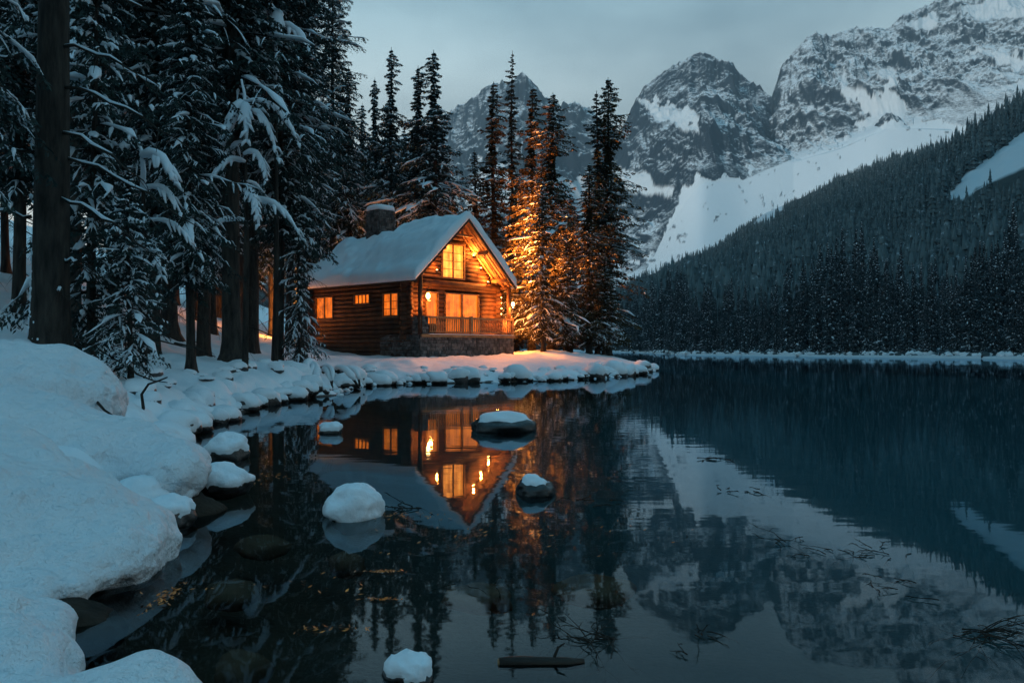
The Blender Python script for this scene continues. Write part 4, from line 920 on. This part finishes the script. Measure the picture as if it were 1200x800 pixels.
# the line of spires behind the roof
for (px, py, Y, lb, sc) in [(408, 76, 56, 'snowy spire spruce leftmost behind the chimney', .8), (440, 90, 60, 'shorter snowy spruce between two spires behind the chimney', .8), (458, 54, 58, 'slender tall spruce right above the cabin chimney', .85),
                            (489, 76, 56, 'snowy spruce, the left one of the close pair above the roof', 1.0), (509, 58, 55, 'snowy spruce, the taller right one of the close pair above the roof', 1.05), (425, 120, 66, 'small spruce peeking between spires left of the chimney', .8), (474, 150, 66, 'short spruce filling the gap before the close pair', .9), (530, 215, 62, 'low snowy spruce just behind the roof ridge', 1.0), (398, 140, 64, 'spruce half hidden by the grove edge, behind the rear of the roof', 1.1)]:
    X = (px - 600) / F * Y; hgt = Z(py, Y) - gz(X, Y); place(Eq, px, Y, lb, sc=sc * 1.35, scz=hgt / 20)
for (px, Y) in [(420, 72), (446, 76), (470, 74), (496, 78), (520, 80), (545, 84), (560, 90), (585, 92), (435, 90), (480, 94)]:
    place(Bq, px, Y, 'low dark spruce in the second row behind the cabin', 'low spruces behind the cabin', sc=.8, scz=random.uniform(.5, .68))
# spires right of the cabin
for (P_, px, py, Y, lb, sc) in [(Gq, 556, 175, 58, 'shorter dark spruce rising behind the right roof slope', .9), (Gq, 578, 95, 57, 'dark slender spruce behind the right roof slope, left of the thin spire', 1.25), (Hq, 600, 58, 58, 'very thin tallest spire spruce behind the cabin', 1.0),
                               (Gq, 624, 100, 53, 'spruce with reddish lit crown, left of the two glowing ones', 1.15), (Iq, 647, 107, 50, 'spruce glowing orange on its lower half beside the porch', .95), (Iq, 690, 190, 51, 'spruce lit rust red in front of the tall pair at the point', .75),
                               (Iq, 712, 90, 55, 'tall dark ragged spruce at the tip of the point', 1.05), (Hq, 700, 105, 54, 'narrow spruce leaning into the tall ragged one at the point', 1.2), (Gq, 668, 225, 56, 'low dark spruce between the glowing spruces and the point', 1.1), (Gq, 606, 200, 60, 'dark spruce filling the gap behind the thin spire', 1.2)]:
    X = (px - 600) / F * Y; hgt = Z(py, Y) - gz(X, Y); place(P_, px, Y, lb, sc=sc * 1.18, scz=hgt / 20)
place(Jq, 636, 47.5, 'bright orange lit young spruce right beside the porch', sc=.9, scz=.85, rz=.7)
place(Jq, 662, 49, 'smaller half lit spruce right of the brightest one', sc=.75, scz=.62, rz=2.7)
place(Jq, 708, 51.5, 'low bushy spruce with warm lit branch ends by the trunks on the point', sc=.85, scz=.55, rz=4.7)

# the biggest trunk, at the left: bare below, dead limbs carrying strips of snow
t = thing('spruce_tree', 'biggest bare spruce trunk standing at the left with thin snow lined dead limbs', 'spruce', (-7.55, 13, gz(-7.55, 13) - .1))
m = MB(); zs = [-.4, 0, .15, .35, .7, 1.4, 3, 6, 10, 16]; V = []
n = 28
for z in zs:
    rr = .29 * (1 - max(z, 0) / 26) + .26 * math.exp(-max(z, 0) / .30)
    for k in range(n):
        a = 2 * math.pi * k / n; f_ = 1 + (.16 * math.sin(3 * a + 1) + .10 * math.sin(5 * a)) * math.exp(-max(z, 0) / .4) + .02 * math.sin(11 * a + z)
        V.append((rr * f_ * math.cos(a) + .012 * z, rr * f_ * math.sin(a), z))
m.add(V, [(i * n + k, i * n + (k + 1) % n, (i + 1) * n + (k + 1) % n, (i + 1) * n + k) for i in range(len(zs) - 1) for k in range(n)])
tk = m.build('trunk', M['bark'], t, True)
lm, sm_ = MB(), MB(); g = random.Random(5)
for (z, a, l_, dz) in [(5.4, -.25, 1.9, -.75), (4.75, -.15, 2.3, -.85), (4.0, -.3, 1.7, -.95), (3.6, .1, 2.1, -.9), (2.9, -.4, 2.0, -.8), (1.9, -.2, .5, -.15), (5.9, 3.3, 1.2, .2), (5.3, 3.0, 1.3, -.25), (3.7, 3.25, 1.4, -.15), (4.4, 2.8, 1.1, -.3), (2.6, 3.4, .9, .5), (6.3, -.1, 2.2, -.5), (6.8, 3.1, 1.6, -.3), (1.4, -.6, .35, -.05), (7.3, .3, 2.4, -.6)]:
    P = [];
    for q in range(9):
        s = q / 8; P.append(((.26 + l_ * s) * math.cos(a), (.26 + l_ * s) * math.sin(a) - .15 * s, z + dz * l_ * (.35 * s + .65 * s ** 1.6) * .6 + .03 * math.sin(q * 2.1 + z)))
    lm.tube(P, [.026 * (1 - .8 * q / 8) + .004 for q in range(9)], 6)
    for q in range(2, 9):
        aa = a + g.choice([-1, 1]) * g.uniform(.4, 1.1); ll = g.uniform(.15, .5); p = Vector(P[q]); lm.tube([p, p + Vector((math.cos(aa) * ll * .6, math.sin(aa) * ll * .6, -ll * .45)), p + Vector((math.cos(aa) * ll, math.sin(aa) * ll, -ll))], [.008, .006, .003], 4)
    k0 = g.choice([0, 0, 1]); sm_.tube([(x, y, zz + .026) for x, y, zz in P[k0:6]], [(.02 + .016 * g.random()) * (1 if 0 < i < 5 - k0 else .3) for i in range(6 - k0)], 6, .8)
lm.build('limbs', M['twig'], t, True); sm_.build('limb_snow', M['tree_snow'], t, True)
sb = MB(); P = []
v_, f_ = ico(3); q = v_ * (.50, .34, .62) + (-.20, -.38, .02); q += .05 * fbm(v_[:, 0] * 3, v_[:, 1] * 3, v_[:, 2] * 3, 3)[:, None]; link_mesh('base_snow', q, f_, M['snow'], t, True)
g2 = random.Random(3); sk = MB()
for _ in range(260):
    z = abs(g2.gauss(0, 1.3)) + .2; a = math.pi * 1.05 + g2.gauss(0, .42); rr = .29 * (1 - z / 26) + .26 * math.exp(-z / .30); r_ = g2.uniform(.012, .035); p = (rr * math.cos(a) + .012 * z, rr * math.sin(a), z)
    v0, f0 = ico(1); sk.add([(p[0] + v[0] * r_, p[1] + v[1] * r_, p[2] + v[2] * r_ * 1.3) for v in v0], f0)
sk.build('bark_snow', M['tree_snow'], t, True)
# heavy snow laden young tree in the middle of the grove
def heavy(loc, hgt, label, arms, seed):
    t = thing('snow_laden_tree', label, 'spruce', loc); g = random.Random(seed)
    m = MB(); m.tube([(0, 0, -.3), (.04, 0, hgt * .4), (0, .03, hgt * .8), (-.03, 0, hgt)], [.09, .07, .035, .012], 8); s = MB(); nd = []
    s.tube([(0, 0, hgt * .80), (.02, 0, hgt * .88), (-.01, 0, hgt * .96), (-.09, 0, hgt + .06)], [.05, .055, .04, .03], 8)
    for (z, a, l_, d_, th) in arms:
        P = []
        for q in range(10): u = q / 9; P.append(Vector((l_ * u ** .85 * math.cos(a), l_ * u ** .85 * math.sin(a), z + .10 * math.sin(u * 3) - d_ * u ** 2.1)))
        m.tube(P, [.022 * (1 - .7 * q / 9) for q in range(10)], 6)
        s.tube([p + Vector((0, 0, th * .6)) for p in P], [th * (.35 + .9 * math.sin(math.pi * min(1, .12 + q / 9.5)) ** .7) * g.uniform(.75, 1.2) for q in range(10)], 10, .75)
        for q in range(3, 10):
            for sg in (-1, 1):
                aa = a + sg * g.uniform(.5, 1.0); ll = g.uniform(.25, .5) * (1.2 - q / 12); p = P[q]; e_ = p + Vector((math.cos(aa) * ll * .8, math.sin(aa) * ll * .8, -ll * .75)); mid = (p + e_) / 2 + Vector((0, 0, .05))
                m.tube([p, mid, e_], [.008, .006, .003], 4)
                if g.random() < .75: s.tube([p + Vector((0, 0, .03)), mid + Vector((0, 0, .03)), e_ + Vector((0, 0, .02))], [th * .55, th * .6, th * .22], 7, .7)
                for j in range(16):
                    u = g.random(); b = p.lerp(e_, u); nd.append((b, Vector((g.gauss(0, .5), g.gauss(0, .5), -.9)).normalized() * g.uniform(.07, .16)))
    m.build('trunk', M['bark'], t, True); s.build('snow', M['tree_snow'], t, True)
    V, Fq = [], []
    for b, d in nd:
        w = d.cross(Vector((g.gauss(0, 1), g.gauss(0, 1), g.gauss(0, 1)))).normalized() * .014; i = len(V); V += [b, b + d * .5 + w, b + d, b + d * .5 - w]; Fq.append((i, i + 1, i + 2, i + 3))
    link_mesh('crown', V, Fq, M['needles'], t)
X, Y = XY(287, 20.5); h_ = Z(96, Y) - gz(X, Y)
heavy((X, Y, gz(X, Y)), h_, 'young spruce bowed under thick white snow pillows, in the middle of the grove', [(h_ - .55, -.15, 1.45, 1.15, .085), (h_ - .70, -2.2, .5, 1.0, .13), (h_ - .75, -1.2, .75, 1.0, .11), (h_ - .85, -.5, 1.15, 1.3, .09), (h_ - .72, -2.9, .55, 1.2, .10), (h_ - 1.9, -.7, 1.0, .8, .08), (h_ - 2.1, -2.3, .9, .7, .08), (h_ - 2.9, -1.0, 1.3, 1.0, .09), (h_ - 3.1, -.1, 1.5, 1.0, .09), (h_ - 3.6, 3.3, 1.3, .9, .09), (h_ - 1.6, 2.6, .8, .7, .07), (h_ - 2.6, 1.2, .9, .8, .07)], 4)
X, Y = XY(268, 14); h_ = Z(-30, Y) - gz(X, Y)
heavy((-6.9, 23.2, gz(-6.9, 23.2)), Z(10, 23.2) - gz(-6.9, 23.2), 'snow pillowed spruce top hanging at the top edge of the photo', [(Z(14, 23.2) - 1.1, -1.2, 1.0, 1.0, .15), (Z(24, 23.2) - 1.1, -.4, 1.3, 1.1, .13), (Z(6, 23.2) - 1.1, -2.0, .9, 1.1, .14), (Z(40, 23.2) - 1.1, 3.4, .9, .8, .10)], 9)
X, Y = XY(136, 14); h_ = Z(150, Y) - gz(X, Y)
heavy((X, Y + 1, gz(X, Y + 1)), h_, 'slim spruce with two round snow clumps, right of the biggest trunk', [(h_ - .3, -.35, .75, .55, .11), (h_ - .9, -.2, .8, .5, .07), (h_ - 1.5, .1, 1.0, .6, .06), (h_ - 2.0, -.8, .9, .6, .07), (h_ - 2.2, 2.9, .9, .6, .07)], 12)

# ---------------------------------------------------------------- far shore spruces, each its own tree
fp = []
for i in range(6):
    fp.append(conifer(60 + i, H=14, Rm=1.45 + .3 * (i % 3), base=.02, nb=150, ntw=7, nbl=4, bl=.30, bw=.075, snow=.22, sthick=.12, tr=.14, power=1.05, droop=.4, irreg=.35, dead=0, needle=M['far_needles'], label='x'))
FL = 'snow dusted spruce in the front rows along the far shore'; FG = 'spruces along the far shore'
cnt = 0
for row, (n, off) in enumerate([(66, 1.5), (66, 7), (66, 14), (66, 24)]):
    for i in range(n):
        px = 728 + (1300 - 728) * ((i + random.random() * .8) / n) ** 1.12
        Ys = float(np.interp(px, hpx, sY)) + off * random.uniform(.8, 1.3) + 1
        X = (px - 600) / F * Ys
        tt_ = ((Ys - np.interp(px, hpx, sY)) / (np.interp(px, hpx, rY) - np.interp(px, hpx, sY))) ** (1 / 1.6); z = float(hill_point(np.array([px]), np.array([tt_]))[2][0]) - .15
        hgt = random.uniform(6.5, 14.5) * (1 + off * .012) * (1 + .18 * math.sin(px / 37)) / 14; w_ = hgt * random.uniform(.7, 1.15) * .85; pr_ = fp[cnt % 6]; cnt += 1
        if not pr_.get('_used'): pr_['_used'] = 1; pr_.location = (X, Ys, z); pr_.scale = (w_, w_, hgt); pr_['label'] = FL; pr_['group'] = FG
        else: dup(pr_, (X, Ys, z), random.uniform(0, 6.28), (w_, w_, hgt), FL, FG)
for o in S.objects:
    if '_used' in o: del o['_used']
# bushes of snow on the far shore edge

# ---------------------------------------------------------------- haze
hz = MB().box((-5000, -2700, -4), (5000, 4000, 1950)).build('haze', M['snow']); tag(hz, kind='stuff')
hm_ = bpy.data.materials.new('haze'); hm_.use_nodes = True; t_ = hm_.node_tree; t_.nodes.clear(); o_ = N(t_, 'ShaderNodeOutputMaterial'); pv = N(t_, 'ShaderNodeVolumePrincipled')
pv.inputs['Color'].default_value = (.62, .86, 1.0, 1); pv.inputs['Density'].default_value = .00012; pv.inputs['Anisotropy'].default_value = 0; t_.links.new(pv.outputs[0], o_.inputs['Volume'])
hz.data.materials[0] = hm_

# ---------------------------------------------------------------- debris in and by the water
def twig_mesh(g, n, spread, l0, rad=.004, up=.25):
    m = MB()
    for _ in range(n):
        a = g.uniform(0, 6.28); l_ = l0 * g.uniform(.5, 1.2); p = Vector((g.gauss(0, spread), g.gauss(0, spread * .6), g.uniform(0, .02))); d_ = Vector((math.cos(a), math.sin(a), g.uniform(-.05, up))).normalized(); P = [p]
        for q in range(6):
            d_ = (d_ + Vector((g.gauss(0, .2), g.gauss(0, .2), g.gauss(-.05, .12)))).normalized(); p = p + d_ * l_ / 6; P.append(p.copy())
            if g.random() < .45:
                e_ = (d_ + Vector((g.gauss(0, .7), g.gauss(0, .7), g.gauss(0, .2)))).normalized(); m.tube([p, p + e_ * l_ * .16, p + e_ * l_ * .28 + Vector((0, 0, -.01))], [rad * .7, rad * .5, rad * .3], 4)
        m.tube(P, [rad * (1 - .12 * q) for q in range(7)], 5)
    return m
for i, (px, py, n, sp_, l_, lb) in enumerate([(705, 752, 16, .05, .26, 'tangled dark branch reaching out of the water beside the floating log'), (830, 540, 6, .12, .30, 'sparse twigs poking from the lake in the snowfield reflection'), (860, 575, 6, .18, .16, 'short scattered reeds in the brightest part of the snowfield reflection'),
        (1150, 745, 22, .06, .30, 'dense spray of dark twigs floating at the right edge of the photo'), (1010, 650, 14, .16, .22, 'thin brushy twigs floating in the twin peak reflection'), (930, 635, 6, .10, .22, 'few twigs floating under the dark cliff reflection'),
        (822, 744, 6, .02, .12, 'small dark twig bundle floating right of the tangled branch'), (808, 770, 2, .01, .12, 'single bent twig closest to the bottom edge, right of the tangled branch'), (470, 596, 8, .10, .20, 'dark twigs drifting right of the thickly snowed boulder'),
        (690, 590, 5, .15, .18, 'thin twigs floating right of the dark rounded rock'), (1060, 690, 8, .12, .20, 'loose twigs floating left of the dense spray'), (560, 690, 4, .10, .14, 'two or three fine twigs floating mid water under the spruce reflections')]):
    Y = CH * F / (py - HZ); o = twig_mesh(random.Random(40 + i), n, sp_, l_, .0032 if Y < 6 else .006).build('floating_twigs', M['twig']); o.location = ((px - 600) / F * Y, Y, .002); tag(o, lb, 'twigs')
# floating log
t = thing('floating_log', 'short dark log floating near the bottom edge', 'log', (.13, 3.42, -.006), .03)
m = MB(); m.tube([(-.185, 0, 0), (-.1, .004, .002), (0, 0, 0), (.1, -.006, .001), (.18, .002, -.004)], [.026, .030, .028, .027, .020], 12); m.build('bark', M['driftwood'], t, True)
MB().tube([(-.192, 0, 0), (-.184, 0, 0)], [.020, .024], 10).build('cut_end', M['wood'], t)
m = MB(); m.tube([(.05, 0, .02), (.07, .02, .06), (.10, .03, .075)], [.008, .006, .003], 5); m.build('twig', M['twig'], t)
# drifting orange leaves with warm window light put into their colour
def glints(px, py, n, sx_, sy_, lb, seed):
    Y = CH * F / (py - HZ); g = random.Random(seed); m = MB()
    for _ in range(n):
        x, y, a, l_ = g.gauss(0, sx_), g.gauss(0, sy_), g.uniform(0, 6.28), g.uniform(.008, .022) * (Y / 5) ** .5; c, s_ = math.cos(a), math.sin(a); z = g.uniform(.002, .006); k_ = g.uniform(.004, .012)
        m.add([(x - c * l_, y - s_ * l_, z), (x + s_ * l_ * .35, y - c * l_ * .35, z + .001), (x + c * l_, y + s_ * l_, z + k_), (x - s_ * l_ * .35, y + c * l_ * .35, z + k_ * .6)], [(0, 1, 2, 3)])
    o = m.build('floating_glints', M['glint']); o.location = ((px - 600) / F * Y, Y, 0); tag(o, lb, 'glints', kind='stuff')
glints(450, 670, 60, .06, .012, 'streak of orange leaves floating in the near water', 1); glints(448, 703, 45, .045, .01, 'smaller streak of orange leaves just nearer the camera', 2)
glints(460, 604, 70, .22, .07, 'orange leaves scattered right of the snowy boulder', 3); glints(195, 700, 80, .035, .12, 'orange leaves gathered at the edge of the front drift', 4)
glints(380, 738, 30, .10, .02, 'few orange leaves near the bottom left water', 5); glints(600, 625, 60, .6, .25, 'orange leaves scattered thinly across the mid water', 6); glints(300, 560, 40, .25, .25, 'orange leaves off the drift tip', 7); glints(340, 690, 30, .3, .12, 'orange leaves above the sunken stones', 8)
# dead sticks standing in the left snow, fallen branches, snowy roots
def stick(pts, r0, lb, name='dead_stick', cat='stick'):
    P = [Vector(p) for p in pts]; n = len(P); o = MB().tube(P, [r0 * (1 - .7 * i / (n - 1)) for i in range(n)], 7).build(name, M['twig'], None, True); tag(o, lb, cat); return o
def W3(px, py, Y): return ((px - 600) / F * Y, Y, Z(py, Y))
stick([W3(163, 492, 11.5), W3(168, 478, 11.5), W3(166, 462, 11.5), W3(174, 450, 11.4), W3(186, 446, 11.3), W3(196, 442, 11.2)], .028, 'dark curved stick standing out of the snow between the drift and the bank')
stick([W3(113, 470, 8.0), W3(122, 480, 7.8), W3(134, 488, 7.7), W3(140, 499, 7.6)], .016, 'thin dark twig lying over the edge of the back drift')
stick([W3(148, 425, 13.3), W3(160, 438, 12.9), W3(180, 446, 12.6), W3(196, 448, 12.4)], .02, 'bent dead root curling from the crooked sapling')
for i, (a, b, Y, lb) in enumerate([((75, 392), (142, 425), 14, 'fallen thin pole on the snow behind the biggest trunk'), ((150, 395), (222, 408), 17, 'fallen pole lying on the snow between the two bare trunks'), ((182, 358), (200, 400), 18, 'snapped stick leaning in the snow before the bushy spruce'), ((205, 402), (252, 418), 17, 'dark fallen branch beside the thick dark trunk'), ((262, 372), (345, 405), 24, 'long fallen branch behind the thick dark trunk')]):
    A_0 = W3(a[0], a[1], Y); B_0 = W3(b[0], b[1], Y - .8); stick([A_0, tuple((A_0[k] + B_0[k]) / 2 + (0, 0, .05)[k] for k in range(3)), B_0], .028, lb, 'fallen_branch', 'branch')
g = random.Random(8)
t = thing('snowy_roots', 'fan of bowed snow covered roots lit orange at the water, left of the cabin', 'roots', (-5.5, 24.3, .3))
m, sm_ = MB(), MB()
for i in range(11):
    x0 = -1.0 + g.uniform(0, 1.1); P = []; l_ = g.uniform(.7, 1.7); ex = .15 + (x0 + 1) * .55 + g.uniform(-.15, .25); hh = g.uniform(.2, .5); y0 = g.uniform(.2, 1.3); rr = g.uniform(.55, 1.5); bw_ = g.uniform(-.2, .2)
    for q in range(9): u = q / 8; P.append(Vector((x0 + ex * u + bw_ * math.sin(u * 3), y0 - l_ * u, hh + .16 * math.sin(u * 2.4 + .3) - (hh + .2) * u ** 2.2)))
    m.tube(P, [.05 * rr * (1.1 - .6 * q / 8) for q in range(9)], 7); sm_.tube([p + Vector((0, 0, .04 * rr)) for p in P[:-1]], [(.07 + .05 * g.random()) * rr * (1 if 0 < q < 7 else .4) for q in range(8)], 9, .8)
m.build('root', M['twig'], t, True); sm_.build('root_snow', M['snow'], t, True)
t = thing('snow_heap', 'low hump of snow over stones just left of the orange lit roots', 'snow', (-6.9, 23.5, .55))
v_, f_ = ico(4); q = v_ * (.9, .7, .42); q += v_ * (.12 * fbm(v_[:, 0] * 2, v_[:, 1] * 2, v_[:, 2] * 2, 3))[:, None]; link_mesh('snow', q, f_, M['snow'], t, True)
# snowy brush along the far waterline
g = np.random.default_rng(11); n = 1500; bpx = g.uniform(728, 1290, n); bo = g.uniform(.5, 7, n); bY = np.interp(bpx, hpx, sY) + bo
bt_ = (bo / (np.interp(bpx, hpx, rY) - np.interp(bpx, hpx, sY))) ** (1 / 1.6); _, _, bz = hill_point(bpx, bt_); bxx = (bpx - 600) / F * bY; v1, f1 = ico(1); pp = []
for i in range(n): r_ = g.uniform(.12, .5); pp.append((v1 * (r_ * g.uniform(.8, 1.6), r_, r_ * g.uniform(.5, 1.2)) * g.uniform(.7, 1.2, (len(v1), 1)) + (bxx[i], bY[i], bz[i] + r_ * .2), f1))
V, Fq = merge(pp); tag(link_mesh('shore_brush', V, Fq, [M['hill_needles'], M['snow']]), 'low brush and stones buried in snow along the far waterline', 'brush', kind='stuff')
ob = bpy.data.objects['shore_brush']; ob.data.polygons.foreach_set('material_index', (np.arange(len(ob.data.polygons)) // 80 % 3 > 0).astype(np.int32))
#PART5
